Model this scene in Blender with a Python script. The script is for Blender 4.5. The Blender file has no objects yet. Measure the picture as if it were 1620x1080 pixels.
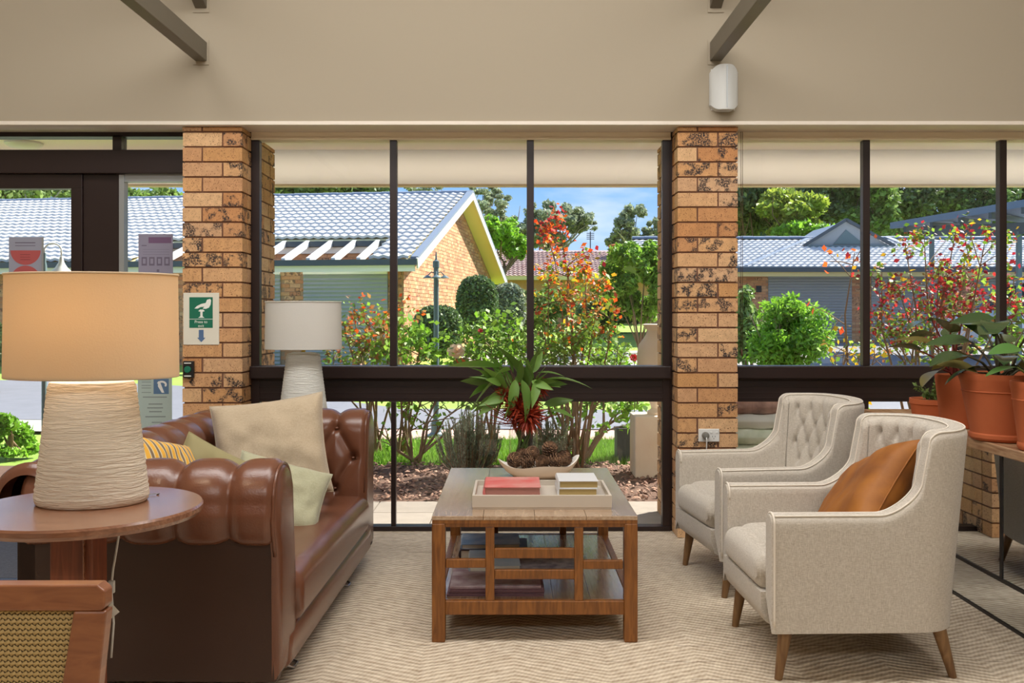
import bpy, bmesh, math, random
import numpy as np
from mathutils import Vector, Matrix, noise as mnoise

random.seed(7)
RNG = np.random.default_rng(11)
SC = bpy.context.scene
COL = SC.collection
PI = math.pi

# ---------------------------------------------------------------- camera, sky, sun, lights, exposure
F = 1500.0
VX, VY, EYE = 809.0, 500.0, 1.27
cam_d = bpy.data.cameras.new('camera')
cam = bpy.data.objects.new('camera', cam_d)
COL.objects.link(cam)
cam.location = (0, 0, EYE)
cam.rotation_euler = (PI / 2, 0, 0)
cam_d.sensor_width = 36
cam_d.lens = F / 1620 * 36
cam_d.shift_x = (810 - VX) / 1620
cam_d.shift_y = -(540 - VY) / 1620
cam_d.clip_end = 400
SC.camera = cam

SC.view_settings.view_transform = 'Standard'
SC.view_settings.look = 'None'
SC.view_settings.gamma = 1.0
SC.view_settings.use_curve_mapping = False
SC.view_settings.exposure = 0.35

SC.cycles.max_bounces = 8
SC.cycles.transparent_max_bounces = 12
SC.cycles.sample_clamp_indirect = 6.0
SC.cycles.caustics_reflective = False
SC.cycles.caustics_refractive = False

world = bpy.data.worlds.new('sky')
SC.world = world
world.use_nodes = True
wn, wl = world.node_tree.nodes, world.node_tree.links
wn.clear()
wo = wn.new('ShaderNodeOutputWorld'); wb = wn.new('ShaderNodeBackground')
wtc = wn.new('ShaderNodeTexCoord'); wsep = wn.new('ShaderNodeSeparateXYZ')
wl.new(wtc.outputs['Generated'], wsep.inputs[0])
wr = wn.new('ShaderNodeValToRGB')
wr.color_ramp.elements[0].position = 0.0; wr.color_ramp.elements[0].color = (0.44, 0.55, 0.70, 1)
wr.color_ramp.elements[1].position = 0.5; wr.color_ramp.elements[1].color = (0.10, 0.22, 0.50, 1)
e = wr.color_ramp.elements.new(0.14); e.color = (0.17, 0.34, 0.66, 1)
wl.new(wsep.outputs['Z'], wr.inputs[0])
wmap = wn.new('ShaderNodeMapping'); wmap.inputs['Scale'].default_value = (2.2, 2.2, 9.0)
wl.new(wtc.outputs['Generated'], wmap.inputs[0])
wnz = wn.new('ShaderNodeTexNoise'); wnz.inputs['Scale'].default_value = 2.3; wnz.inputs['Detail'].default_value = 6
wl.new(wmap.outputs[0], wnz.inputs['Vector'])
wr2 = wn.new('ShaderNodeValToRGB')
wr2.color_ramp.elements[0].position = 0.47; wr2.color_ramp.elements[0].color = (0, 0, 0, 1)
wr2.color_ramp.elements[1].position = 0.68; wr2.color_ramp.elements[1].color = (.8, .8, .8, 1)
wl.new(wnz.outputs['Fac'], wr2.inputs[0])
wmix = wn.new('ShaderNodeMix'); wmix.data_type = 'RGBA'
wl.new(wr2.outputs[0], wmix.inputs[0]); wl.new(wr.outputs[0], wmix.inputs[6])
wmix.inputs[7].default_value = (0.60, 0.63, 0.68, 1)
wl.new(wmix.outputs[2], wb.inputs['Color'])
wb.inputs['Strength'].default_value = 1.45
wl.new(wb.outputs[0], wo.inputs[0])

sun_d = bpy.data.lights.new('sun', 'SUN'); sun_d.energy = 10.5; sun_d.angle = math.radians(0.8)
sun_d.color = (1.0, 0.95, 0.86)
sun = bpy.data.objects.new('sun', sun_d); COL.objects.link(sun)
sun.rotation_euler = Vector((0.58, 0.46, 0.67)).to_track_quat('Z', 'Y').to_euler()
sun.location = (20, 10, 30)

def area(name, loc, rot, sx, sy, power, color):
    d = bpy.data.lights.new(name, 'AREA'); d.shape = 'RECTANGLE'; d.size = sx; d.size_y = sy
    d.energy = power; d.color = color
    o = bpy.data.objects.new(name, d); COL.objects.link(o)
    o.location = loc; o.rotation_euler = rot
    return o
# added fill lights without fixtures: one overhead, one high behind the camera
area('overhead_fill', (-0.2, 3.1, 4.40), (0, 0, 0), 5.6, 1.8, 225, (1.0, 0.985, 0.965))
area('rear_fill', (0.2, -3.7, 4.40), (math.radians(62), 0, 0), 7.5, 0.7, 110, (1.0, 0.99, 0.98))

# ---------------------------------------------------------------- helpers
def X(px, Y): return (px - VX) / F * Y
def Z(py, Y): return EYE - (py - VY) / F * Y
def P(px, py, Y): return Vector((X(px, Y), Y, Z(py, Y)))

def srgb(r, g, b):
    f = lambda c: (c / 255 / 12.92) if c / 255 <= 0.04045 else ((c / 255 + 0.055) / 1.055) ** 2.4
    return (f(r), f(g), f(b), 1)

MATS = {}
def mat(name, rgb, rough=0.6, metal=0.0, var=0.0, nscale=20, bump=0.0, bscale=80, spec=None, rgb2=None,
        stretch=None, rnd=0.0, transl=0.0, trans_rgb=None, island=False, detail=4, coat=0.0):
    """plain principled material with a noise tint, a noise bump and an optional per-piece tint"""
    m = bpy.data.materials.new(name); m.use_nodes = True
    n, l = m.node_tree.nodes, m.node_tree.links
    b = n['Principled BSDF']
    b.inputs['Roughness'].default_value = rough; b.inputs['Metallic'].default_value = metal
    if spec is not None: b.inputs['Specular IOR Level'].default_value = spec
    if coat: b.inputs['Coat Weight'].default_value = coat
    c = srgb(*rgb); c2 = srgb(*rgb2) if rgb2 else tuple(v * 0.6 for v in c[:3]) + (1,)
    tc = n.new('ShaderNodeTexCoord'); mp = n.new('ShaderNodeMapping')
    l.new(tc.outputs['Object'], mp.inputs[0])
    if stretch: mp.inputs['Scale'].default_value = stretch
    out = None
    rgbn = n.new('ShaderNodeRGB'); rgbn.outputs[0].default_value = c; out = rgbn.outputs[0]
    if var > 0:
        t = n.new('ShaderNodeTexNoise'); t.inputs['Scale'].default_value = nscale; t.inputs['Detail'].default_value = detail
        l.new(mp.outputs[0], t.inputs['Vector'])
        r = n.new('ShaderNodeMapRange'); r.inputs[1].default_value = 0.35; r.inputs[2].default_value = 0.68
        r.inputs[3].default_value = 0; r.inputs[4].default_value = var
        l.new(t.outputs['Fac'], r.inputs[0])
        mx = n.new('ShaderNodeMix'); mx.data_type = 'RGBA'
        l.new(r.outputs[0], mx.inputs[0]); l.new(out, mx.inputs[6]); mx.inputs[7].default_value = c2
        out = mx.outputs[2]
    if rnd > 0:
        if island:
            g = n.new('ShaderNodeNewGeometry'); rs = g.outputs['Random Per Island']
        else:
            g = n.new('ShaderNodeObjectInfo'); rs = g.outputs['Random']
        r = n.new('ShaderNodeMapRange'); r.inputs[3].default_value = 1 - rnd; r.inputs[4].default_value = 1 + rnd * 0.6
        l.new(rs, r.inputs[0])
        hs = n.new('ShaderNodeHueSaturation'); l.new(r.outputs[0], hs.inputs['Value']); l.new(out, hs.inputs['Color'])
        out = hs.outputs[0]
        if island and rgb2 and var == 0:
            mx = n.new('ShaderNodeMix'); mx.data_type = 'RGBA'
            mm = n.new('ShaderNodeMath'); mm.operation = 'MULTIPLY'; mm.inputs[1].default_value = 7.13
            fr = n.new('ShaderNodeMath'); fr.operation = 'FRACT'
            l.new(rs, mm.inputs[0]); l.new(mm.outputs[0], fr.inputs[0]); l.new(fr.outputs[0], mx.inputs[0])
            mx.inputs[6].default_value = c; mx.inputs[7].default_value = c2
            l.new(mx.outputs[2], hs.inputs['Color'])
    l.new(out, b.inputs['Base Color'])
    if bump > 0:
        t = n.new('ShaderNodeTexNoise'); t.inputs['Scale'].default_value = bscale; t.inputs['Detail'].default_value = 5
        l.new(mp.outputs[0], t.inputs['Vector'])
        bp = n.new('ShaderNodeBump'); bp.inputs['Strength'].default_value = bump; bp.inputs['Distance'].default_value = 0.01
        l.new(t.outputs['Fac'], bp.inputs['Height']); l.new(bp.outputs[0], b.inputs['Normal'])
    if transl > 0:
        tr = n.new('ShaderNodeBsdfTranslucent'); l.new(out, tr.inputs['Color'])
        ms = n.new('ShaderNodeMixShader'); ms.inputs[0].default_value = transl
        l.new(b.outputs[0], ms.inputs[1]); l.new(tr.outputs[0], ms.inputs[2])
        l.new(ms.outputs[0], n['Material Output'].inputs[0])
    MATS[name] = m
    return m

def glass_mat(name, tint=(0.97, 0.985, 0.98, 1), refl=1.0):
    m = bpy.data.materials.new(name); m.use_nodes = True
    n, l = m.node_tree.nodes, m.node_tree.links
    n.remove(n['Principled BSDF'])
    tr = n.new('ShaderNodeBsdfTransparent'); tr.inputs[0].default_value = tint
    gl = n.new('ShaderNodeBsdfGlossy'); gl.inputs['Roughness'].default_value = 0.0
    lw = n.new('ShaderNodeLayerWeight'); lw.inputs[0].default_value = 0.5
    pw = n.new('ShaderNodeMath'); pw.operation = 'POWER'; pw.inputs[1].default_value = 5.0; l.new(lw.outputs['Facing'], pw.inputs[0])
    mu = n.new('ShaderNodeMath'); mu.operation = 'MULTIPLY_ADD'; mu.inputs[1].default_value = 0.85 * refl; mu.inputs[2].default_value = 0.035 * refl
    l.new(pw.outputs[0], mu.inputs[0])
    ms = n.new('ShaderNodeMixShader')
    l.new(mu.outputs[0], ms.inputs[0]); l.new(tr.outputs[0], ms.inputs[1]); l.new(gl.outputs[0], ms.inputs[2])
    l.new(ms.outputs[0], n['Material Output'].inputs[0])
    MATS[name] = m
    return m

def brick_mat(name, tones, dark, spots, rough=0.85):
    """fired brick: tone per piece, dark burnt blotches and fine pepper"""
    m = bpy.data.materials.new(name); m.use_nodes = True
    n, l = m.node_tree.nodes, m.node_tree.links
    b = n['Principled BSDF']; b.inputs['Roughness'].default_value = rough
    oi = n.new('ShaderNodeObjectInfo'); g = n.new('ShaderNodeNewGeometry')
    ad = n.new('ShaderNodeMath'); ad.operation = 'ADD'
    l.new(oi.outputs['Random'], ad.inputs[0]); l.new(g.outputs['Random Per Island'], ad.inputs[1])
    fr = n.new('ShaderNodeMath'); fr.operation = 'FRACT'; l.new(ad.outputs[0], fr.inputs[0])
    cr = n.new('ShaderNodeValToRGB'); cr.color_ramp.interpolation = 'LINEAR'
    els = cr.color_ramp.elements
    for i, t in enumerate(tones):
        if i < 2: el = els[i]; el.position = i / (len(tones) - 1)
        else: el = els.new(i / (len(tones) - 1))
        el.color = srgb(*t)
    for i, t in enumerate(tones):
        els[i].position = i / (len(tones) - 1); els[i].color = srgb(*t)
    l.new(fr.outputs[0], cr.inputs[0])
    geo = n.new('ShaderNodeNewGeometry')
    o40 = n.new('ShaderNodeMath'); o40.operation = 'MULTIPLY'; o40.inputs[1].default_value = 40.0; l.new(fr.outputs[0], o40.inputs[0])
    ofs = n.new('ShaderNodeVectorMath'); ofs.operation = 'ADD'; l.new(geo.outputs['Position'], ofs.inputs[0]); l.new(o40.outputs[0], ofs.inputs[1])
    def nz(scale, lo, hi, detail=3):
        t = n.new('ShaderNodeTexNoise'); t.inputs['Scale'].default_value = scale; t.inputs['Detail'].default_value = detail
        l.new(ofs.outputs[0], t.inputs['Vector'])
        r = n.new('ShaderNodeMapRange'); r.inputs[1].default_value = lo; r.inputs[2].default_value = hi
        l.new(t.outputs['Fac'], r.inputs[0]); return r.outputs[0], t.outputs['Fac']
    blot, _ = nz(17, 0.50, 0.56, 3)
    pep, pr = nz(150, 0.60, 0.66, 2)
    mot, _ = nz(30, 0.3, 0.7, 4)
    # only some bricks are burnt
    m7 = n.new('ShaderNodeMath'); m7.operation = 'MULTIPLY'; m7.inputs[1].default_value = 5.77; l.new(fr.outputs[0], m7.inputs[0])
    f7 = n.new('ShaderNodeMath'); f7.operation = 'FRACT'; l.new(m7.outputs[0], f7.inputs[0])
    gt = n.new('ShaderNodeMath'); gt.operation = 'LESS_THAN'; gt.inputs[1].default_value = spots; l.new(f7.outputs[0], gt.inputs[0])
    fine, _ = nz(130, 0.34, 0.56, 3)
    a1 = n.new('ShaderNodeMath'); a1.operation = 'MULTIPLY'; l.new(blot, a1.inputs[0]); l.new(gt.outputs[0], a1.inputs[1])
    a1b = n.new('ShaderNodeMath'); a1b.operation = 'MULTIPLY'; l.new(a1.outputs[0], a1b.inputs[0]); l.new(fine, a1b.inputs[1])
    a1 = a1b
    mxm = n.new('ShaderNodeMix'); mxm.data_type = 'RGBA'; l.new(cr.outputs[0], mxm.inputs[6])
    mxm.inputs[7].default_value = srgb(*dark[0]); mu = n.new('ShaderNodeMath'); mu.operation = 'MULTIPLY'; mu.inputs[1].default_value = 0.25
    l.new(mot, mu.inputs[0]); l.new(mu.outputs[0], mxm.inputs[0])
    ps = n.new('ShaderNodeMath'); ps.operation = 'MULTIPLY'; ps.inputs[1].default_value = 0.75; l.new(pep, ps.inputs[0])
    mx1 = n.new('ShaderNodeMix'); mx1.data_type = 'RGBA'; l.new(ps.outputs[0], mx1.inputs[0])
    l.new(mxm.outputs[2], mx1.inputs[6]); mx1.inputs[7].default_value = srgb(*dark[0])
    mx2 = n.new('ShaderNodeMix'); mx2.data_type = 'RGBA'; l.new(a1.outputs[0], mx2.inputs[0])
    l.new(mx1.outputs[2], mx2.inputs[6]); mx2.inputs[7].default_value = srgb(*dark[1])
    l.new(mx2.outputs[2], b.inputs['Base Color'])
    bp = n.new('ShaderNodeBump'); bp.inputs['Strength'].default_value = 0.35; bp.inputs['Distance'].default_value = 0.004
    l.new(pr, bp.inputs['Height']); l.new(bp.outputs[0], b.inputs['Normal'])
    MATS[name] = m
    return m

def wood_mat(name, rgb, rgb2, rough=0.45, scale=(1.5, 14, 14), coat=0.0, axis=None):
    m = bpy.data.materials.new(name); m.use_nodes = True
    n, l = m.node_tree.nodes, m.node_tree.links
    b = n['Principled BSDF']; b.inputs['Roughness'].default_value = rough
    if coat: b.inputs['Coat Weight'].default_value = coat; b.inputs['Coat Roughness'].default_value = 0.25
    geo = n.new('ShaderNodeTexCoord'); mp = n.new('ShaderNodeMapping'); mp.inputs['Scale'].default_value = scale
    l.new(geo.outputs['Object'], mp.inputs[0])
    t = n.new('ShaderNodeTexNoise'); t.inputs['Scale'].default_value = 4; t.inputs['Detail'].default_value = 8; t.inputs['Distortion'].default_value = 1.2
    l.new(mp.outputs[0], t.inputs['Vector'])
    r = n.new('ShaderNodeValToRGB'); r.color_ramp.elements[0].position = 0.35; r.color_ramp.elements[1].position = 0.68
    r.color_ramp.elements[0].color = srgb(*rgb); r.color_ramp.elements[1].color = srgb(*rgb2)
    l.new(t.outputs['Fac'], r.inputs[0]); l.new(r.outputs[0], b.inputs['Base Color'])
    bp = n.new('ShaderNodeBump'); bp.inputs['Strength'].default_value = 0.15; bp.inputs['Distance'].default_value = 0.003
    l.new(t.outputs['Fac'], bp.inputs['Height']); l.new(bp.outputs[0], b.inputs['Normal'])
    MATS[name] = m
    return m

def fabric_mat(name, rgb, rgb2, scale=420, rough=0.9, sheen=0.3, bump=0.4, ratio=1.0):
    """woven cloth: crossed fine threads with slubs"""
    m = bpy.data.materials.new(name); m.use_nodes = True
    n, l = m.node_tree.nodes, m.node_tree.links
    b = n['Principled BSDF']; b.inputs['Roughness'].default_value = rough
    b.inputs['Sheen Weight'].default_value = sheen
    tc = n.new('ShaderNodeTexCoord')
    outs = []
    for sc in ((1, 1, 14), (14, 14, 1)):
        mp = n.new('ShaderNodeMapping'); mp.inputs['Scale'].default_value = sc; l.new(tc.outputs['Object'], mp.inputs[0])
        t = n.new('ShaderNodeTexNoise'); t.inputs['Scale'].default_value = scale / 14; t.inputs['Detail'].default_value = 2
        l.new(mp.outputs[0], t.inputs['Vector']); outs.append(t.outputs['Fac'])
    ad = n.new('ShaderNodeMath'); ad.operation = 'ADD'; l.new(outs[0], ad.inputs[0]); l.new(outs[1], ad.inputs[1])
    r = n.new('ShaderNodeMapRange'); r.inputs[1].default_value = 0.75; r.inputs[2].default_value = 1.25; l.new(ad.outputs[0], r.inputs[0])
    mx = n.new('ShaderNodeMix'); mx.data_type = 'RGBA'; l.new(r.outputs[0], mx.inputs[0])
    mx.inputs[6].default_value = srgb(*rgb2); mx.inputs[7].default_value = srgb(*rgb); l.new(mx.outputs[2], b.inputs['Base Color'])
    bp = n.new('ShaderNodeBump'); bp.inputs['Strength'].default_value = bump; bp.inputs['Distance'].default_value = 0.002
    l.new(ad.outputs[0], bp.inputs['Height']); l.new(bp.outputs[0], b.inputs['Normal'])
    MATS[name] = m
    return m

class MB:
    """collects shapes; build() links them as ONE mesh object"""
    def __init__(s): s.v = []; s.f = []; s.mi = []
    def add(s, verts, faces, mi=0):
        o = len(s.v); s.v.extend([tuple(p) for p in verts])
        for f in faces: s.f.append(tuple(i + o for i in f)); s.mi.append(mi)
        return s
    def box(s, x0, x1, y0, y1, z0, z1, mi=0, M=None):
        if x0 > x1: x0, x1 = x1, x0
        if y0 > y1: y0, y1 = y1, y0
        if z0 > z1: z0, z1 = z1, z0
        vs = [(x0,y0,z0),(x1,y0,z0),(x1,y1,z0),(x0,y1,z0),(x0,y0,z1),(x1,y0,z1),(x1,y1,z1),(x0,y1,z1)]
        if M is not None: vs = [M @ Vector(p) for p in vs]
        return s.add(vs, [(0,3,2,1),(4,5,6,7),(0,1,5,4),(1,2,6,5),(2,3,7,6),(3,0,4,7)], mi)
    def tube(s, pts, r, seg=8, mi=0, cap=True, closed=False):
        pts = [Vector(p) for p in pts]; n = len(pts)
        rr = r if isinstance(r, (list, tuple)) else [r] * n
        rings = []; up = None
        for i, p in enumerate(pts):
            a = pts[i - 1] if (i > 0 or closed) else p
            c = pts[(i + 1) % n] if (i < n - 1 or closed) else p
            t = (c - a).normalized() if (c - a).length > 1e-9 else Vector((0, 0, 1))
            if up is None:
                up = Vector((0, 0, 1)) if abs(t.z) < 0.9 else Vector((1, 0, 0))
            sd = t.cross(up)
            if sd.length < 1e-6: sd = t.cross(Vector((0, 1, 0.01)))
            sd.normalize(); up = sd.cross(t).normalized()
            rings.append([p + (sd * math.cos(k * 2 * PI / seg) + up * math.sin(k * 2 * PI / seg)) * rr[i] for k in range(seg)])
        vs = [q for g in rings for q in g]; fs = []
        m = n if closed else n - 1
        for i in range(m):
            j = (i + 1) % n
            for k in range(seg):
                k2 = (k + 1) % seg
                fs.append((i * seg + k, i * seg + k2, j * seg + k2, j * seg + k))
        if cap and not closed:
            fs.append(tuple(range(seg))[::-1]); fs.append(tuple((n - 1) * seg + k for k in range(seg)))
        return s.add(vs, fs, mi)
    def lathe(s, prof, c=(0, 0, 0), seg=32, sx=1.0, sy=1.0, mi=0, cap=True):
        vs = []; fs = []
        for r, z in prof:
            for k in range(seg):
                a = k * 2 * PI / seg
                vs.append((c[0] + r * sx * math.cos(a), c[1] + r * sy * math.sin(a), c[2] + z))
        n = len(prof)
        for i in range(n - 1):
            for k in range(seg):
                k2 = (k + 1) % seg
                fs.append((i * seg + k, i * seg + k2, (i + 1) * seg + k2, (i + 1) * seg + k))
        if cap:
            fs.append(tuple(range(seg))[::-1]); fs.append(tuple((n - 1) * seg + k for k in range(seg)))
        return s.add(vs, fs, mi)
    def prism(s, poly, axis, a0, a1, mi=0):
        """poly of 2D points extruded along axis ('x': (y,z), 'y': (x,z), 'z': (x,y))"""
        def mk(p, a):
            return {'x': (a, p[0], p[1]), 'y': (p[0], a, p[1]), 'z': (p[0], p[1], a)}[axis]
        n = len(poly)
        vs = [mk(p, a0) for p in poly] + [mk(p, a1) for p in poly]
        fs = [tuple(range(n)), tuple(range(n, 2 * n))[::-1]] + [(i, n + i, n + (i + 1) % n, (i + 1) % n) for i in range(n)]
        return s.add(vs, fs, mi)
    def grid(s, P3, mi=0, closed_u=False):
        """P3: (nu, nv, 3) array"""
        nu, nv = P3.shape[:2]
        vs = P3.reshape(-1, 3).tolist(); fs = []
        for i in range(nu if closed_u else nu - 1):
            j = (i + 1) % nu
            for k in range(nv - 1):
                fs.append((i * nv + k, j * nv + k, j * nv + k + 1, i * nv + k + 1))
        return s.add(vs, fs, mi)
    def mesh(s, name, mats, smooth=False, fix=True):
        me = bpy.data.meshes.new(name)
        me.from_pydata(s.v, [], s.f)
        for m in (mats if isinstance(mats, (list, tuple)) else [mats]): me.materials.append(m)
        if any(s.mi): me.polygons.foreach_set('material_index', s.mi)
        if fix:
            bm = bmesh.new(); bm.from_mesh(me); bmesh.ops.recalc_face_normals(bm, faces=bm.faces); bm.to_mesh(me); bm.free()
        if smooth:
            me.polygons.foreach_set('use_smooth', [True] * len(me.polygons))
            if smooth is not True: 
                try: me.set_sharp_from_angle(angle=math.radians(smooth))
                except Exception: pass
        me.update()
        return me
    def build(s, name, mats, parent=None, smooth=False, bevel=0.0, seg=2, label=None, loc=None, kind=None, fix=True):
        return link(name, s.mesh(name, mats, smooth, fix), parent, bevel, seg, label, loc, kind)

def link(name, me, parent=None, bevel=0.0, seg=2, label=None, loc=None, kind=None):
    o = bpy.data.objects.new(name, me); COL.objects.link(o)
    if parent: o.parent = parent
    if loc is not None: o.location = loc
    if bevel > 0:
        md = o.modifiers.new('bevel', 'BEVEL'); md.width = bevel; md.segments = seg; md.limit_method = 'ANGLE'; md.angle_limit = math.radians(40)
    if label: o['label'] = label
    if kind: o['kind'] = kind
    return o

def empty(name, loc=(0, 0, 0), rz=0.0, label=None, cat=None, group=None, kind=None, parent=None):
    o = bpy.data.objects.new(name, None); COL.objects.link(o)
    o.location = loc; o.rotation_euler = (0, 0, rz); o.empty_display_size = 0.1
    tag(o, label, cat, group, kind)
    if parent: o.parent = parent
    return o

def tag(o, label=None, cat=None, group=None, kind=None):
    if label: o['label'] = label
    if cat: o['category'] = cat
    if group: o['group'] = group
    if kind: o['kind'] = kind
    return o

def np_mesh(name, V, nper, mats, smooth=False):
    """V: (n*nper,3) vertices, consecutive nper per polygon"""
    n = len(V) // nper
    me = bpy.data.meshes.new(name)
    me.vertices.add(len(V)); me.vertices.foreach_set('co', np.asarray(V, dtype=np.float32).ravel())
    me.loops.add(n * nper); me.loops.foreach_set('vertex_index', np.arange(n * nper, dtype=np.int32))
    me.polygons.add(n)
    me.polygons.foreach_set('loop_start', np.arange(0, n * nper, nper, dtype=np.int32))
    try: me.polygons.foreach_set('loop_total', np.full(n, nper, dtype=np.int32))
    except Exception: pass
    for m in (mats if isinstance(mats, (list, tuple)) else [mats]): me.materials.append(m)
    me.update(calc_edges=True); me.validate()
    return me

def leaves_at(C, size, up_bias=0.3, aspect=0.5, jitter=0.35, D=None):
    """rhombus leaves at centres C (n,3); returns (4n,3)"""
    n = len(C)
    N = RNG.normal(size=(n, 3)); N[:, 2] += up_bias * 2; N /= np.linalg.norm(N, axis=1, keepdims=True)
    A = RNG.normal(size=(n, 3)) if D is None else D + RNG.normal(size=(n, 3)) * 0.3
    A -= N * (A * N).sum(1, keepdims=True); A /= np.linalg.norm(A, axis=1, keepdims=True) + 1e-9
    B = np.cross(N, A)
    s = (size * (1 + RNG.uniform(-jitter, jitter, n)))[:, None]
    V = np.empty((n, 4, 3))
    V[:, 0] = C - A * s * 0.5; V[:, 1] = C + B * s * aspect * 0.5 - A * s * 0.05
    V[:, 2] = C + A * s * 0.5 - N * s * 0.12; V[:, 3] = C - B * s * aspect * 0.5 - A * s * 0.05
    return V.reshape(-1, 3)

def crown_pts(c, r, nblob, nleaf, blob=0.35, seed=0, flat=0.0, fill=0.35):
    g = np.random.default_rng(seed)
    c = np.array(c); r = np.array(r)
    d = g.normal(size=(nblob, 3)); d /= np.linalg.norm(d, axis=1, keepdims=True)
    rad = g.uniform(0.25, 1 - blob * 0.6, (nblob, 1)) ** 0.6
    bc = d * rad
    br = blob * g.uniform(0.55, 1.1, nblob)
    idx = g.integers(0, nblob, nleaf)
    d2 = g.normal(size=(nleaf, 3)); d2 /= np.linalg.norm(d2, axis=1, keepdims=True)
    rr = br[idx][:, None] * (g.uniform(fill, 1.05, (nleaf, 1)))
    pts = bc[idx] + d2 * rr * np.array([1, 1, 0.8])
    return c + pts * r

M = MATS
# ---------------------------------------------------------------- materials
mat('wall_paint', (168, 157, 138), 0.9, bump=0.03, bscale=300)
mat('white_trim', (232, 222, 208), 0.6)
mat('header_paint', (250, 238, 216), 0.7)
mat('ceiling_paint', (235, 226, 210), 0.9)
mat('dark_frame', (38, 23, 21), 0.38, var=0.2, nscale=6, bump=0.02)
mat('steel_beam', (104, 97, 84), 0.45, bump=0.02)
mat('silver', (170, 175, 178), 0.35, metal=0.6)
glass_mat('window_glass')
brick_mat('pillar_brick', [(208, 156, 104), (222, 174, 122), (216, 176, 136), (200, 142, 90), (228, 188, 142), (206, 154, 98)],
          [(110, 66, 40), (56, 48, 48)], 0.45)
mat('mortar', (128, 92, 74), 0.95, bump=0.2, bscale=200)
brick_mat('house_brick', [(222, 168, 122), (206, 140, 96), (232, 184, 140), (196, 128, 92), (225, 176, 130)],
          [(140, 84, 60), (90, 66, 56)], 0.25)
mat('house_mortar', (176, 140, 112), 0.95)
mat('eave_paint', (248, 240, 232), 0.8)
mat('beam_paint', (240, 230, 220), 0.8, transl=0.7)
mat('roof_tile', (214, 213, 212), 0.42, spec=0.6, rnd=0.12, var=0.25, nscale=3, island=True, rgb2=(188, 188, 194))
mat('roof_tile_red', (186, 158, 150), 0.5, rnd=0.12, island=True, rgb2=(166, 132, 126))
mat('ridge_tile', (128, 138, 152), 0.45)
mat('gutter', (66, 76, 84), 0.45)
mat('barge_board', (208, 204, 194), 0.6)
mat('soffit_cream', (226, 208, 150), 0.8)
mat('roller_door', (156, 158, 158), 0.5)
mat('white_paint', (232, 230, 224), 0.5)
mat('leather', (110, 68, 48), 0.27, var=0.45, nscale=5, rgb2=(88, 50, 34), bump=0.08, bscale=160, spec=0.6)
mat('leather_dark', (60, 36, 24), 0.5, var=0.3, nscale=4, bump=0.05, bscale=160)
fabric_mat('linen', (216, 208, 196), (174, 163, 147), 1100, bump=0.5)
mat('edge_tube', (225, 216, 202), 0.8)  # pale tone for the armchair edges, their highlight put into the colour
fabric_mat('pillow_cream', (194, 177, 151), (172, 153, 126), 900, bump=0.2)
fabric_mat('pillow_green', (184, 182, 152), (160, 158, 128), 900, bump=0.2)
mat('velvet', (158, 96, 24), 0.65, var=0.6, nscale=9, rgb2=(98, 48, 10), bump=0.1, bscale=30)
wood_mat('table_wood', (142, 88, 36), (104, 60, 20), 0.4, (14, 14, 1.5))
wood_mat('table_top_wood', (186, 160, 132), (156, 126, 98), 0.16, (14, 1.2, 14), coat=1.0)
wood_mat('side_wood', (146, 98, 70), (116, 72, 48), 0.25, (1.2, 14, 14), coat=1.0)
wood_mat('side_post_wood', (132, 70, 40), (104, 52, 28), 0.5, (14, 14, 1.2))
wood_mat('chair_wood', (150, 92, 54), (120, 66, 36), 0.35, (2, 2, 9), coat=0.4)
wood_mat('leg_wood', (134, 100, 62), (104, 72, 42), 0.5, (12, 12, 1.5))
wood_mat('shelf_wood', (196, 160, 124), (150, 106, 72), 0.5, (12, 1.2, 12))
mat('terracotta', (196, 104, 60), 0.8, var=0.35, nscale=6, rgb2=(168, 80, 42), bump=0.05)
mat('soil', (60, 44, 34), 1.0, var=0.5, nscale=60, bump=0.5)
mat('leaf_dark', (38, 62, 34), 0.35, rnd=0.25, spec=0.5, transl=0.12)
mat('leaf_olive', (84, 92, 40), 0.4, rnd=0.2, transl=0.25)
mat('leaf_bouquet', (112, 150, 66), 0.42, rnd=0.35, transl=0.25)
mat('bloom_red', (134, 38, 22), 0.6, rnd=0.4, island=True, rgb2=(186, 72, 34))
mat('stem_brown', (96, 70, 50), 0.8)
mat('stem_green', (92, 104, 56), 0.7)
mat('pinecone', (140, 106, 78), 0.85, rnd=0.5, island=True, rgb2=(76, 52, 38))
mat('ceramic', (236, 230, 220), 0.55, bump=0.1, bscale=20)
mat('tray_paint', (196, 186, 172), 0.5)
mat('paper', (236, 230, 214), 0.8, var=0.15, nscale=40)
mat('page_gold', (176, 152, 96), 0.7, var=0.4, nscale=50, stretch=(1, 1, 30))
mat('page_red', (176, 120, 108), 0.7, var=0.4, nscale=50, stretch=(1, 1, 30))
mat('black', (22, 20, 22), 0.4)
mat('white_plastic', (226, 226, 222), 0.4)
mat('mirror', (232, 236, 238), 0.02, metal=1.0)
mat('brass', (200, 170, 60), 0.3, metal=1.0)
mat('chrome', (200, 200, 205), 0.15, metal=1.0)
mat('shade_cloth', (228, 206, 172), 0.9, bump=0.1, bscale=200, transl=0.35)
mat('shade_far', (232, 230, 224), 0.9, bump=0.1, bscale=200, transl=0.35)
mat('grass', (150, 178, 70), 0.9, var=0.6, nscale=1.2, rgb2=(112, 146, 48), bump=0.3, bscale=30)
mat('grass_blade', (150, 190, 70), 0.8, rnd=0.35, island=True, rgb2=(108, 150, 46), transl=0.35)
mat('asphalt', (122, 122, 128), 0.9, var=0.25, nscale=3, bump=0.2, bscale=60)
mat('concrete', (168, 162, 152), 0.9, var=0.25, nscale=2, bump=0.1)
mat('paver', (150, 138, 126), 0.85, var=0.3, nscale=8, rnd=0.08)
mat('mulch_soil', (104, 76, 60), 1.0, var=0.5, nscale=12, bump=0.5)
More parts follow.
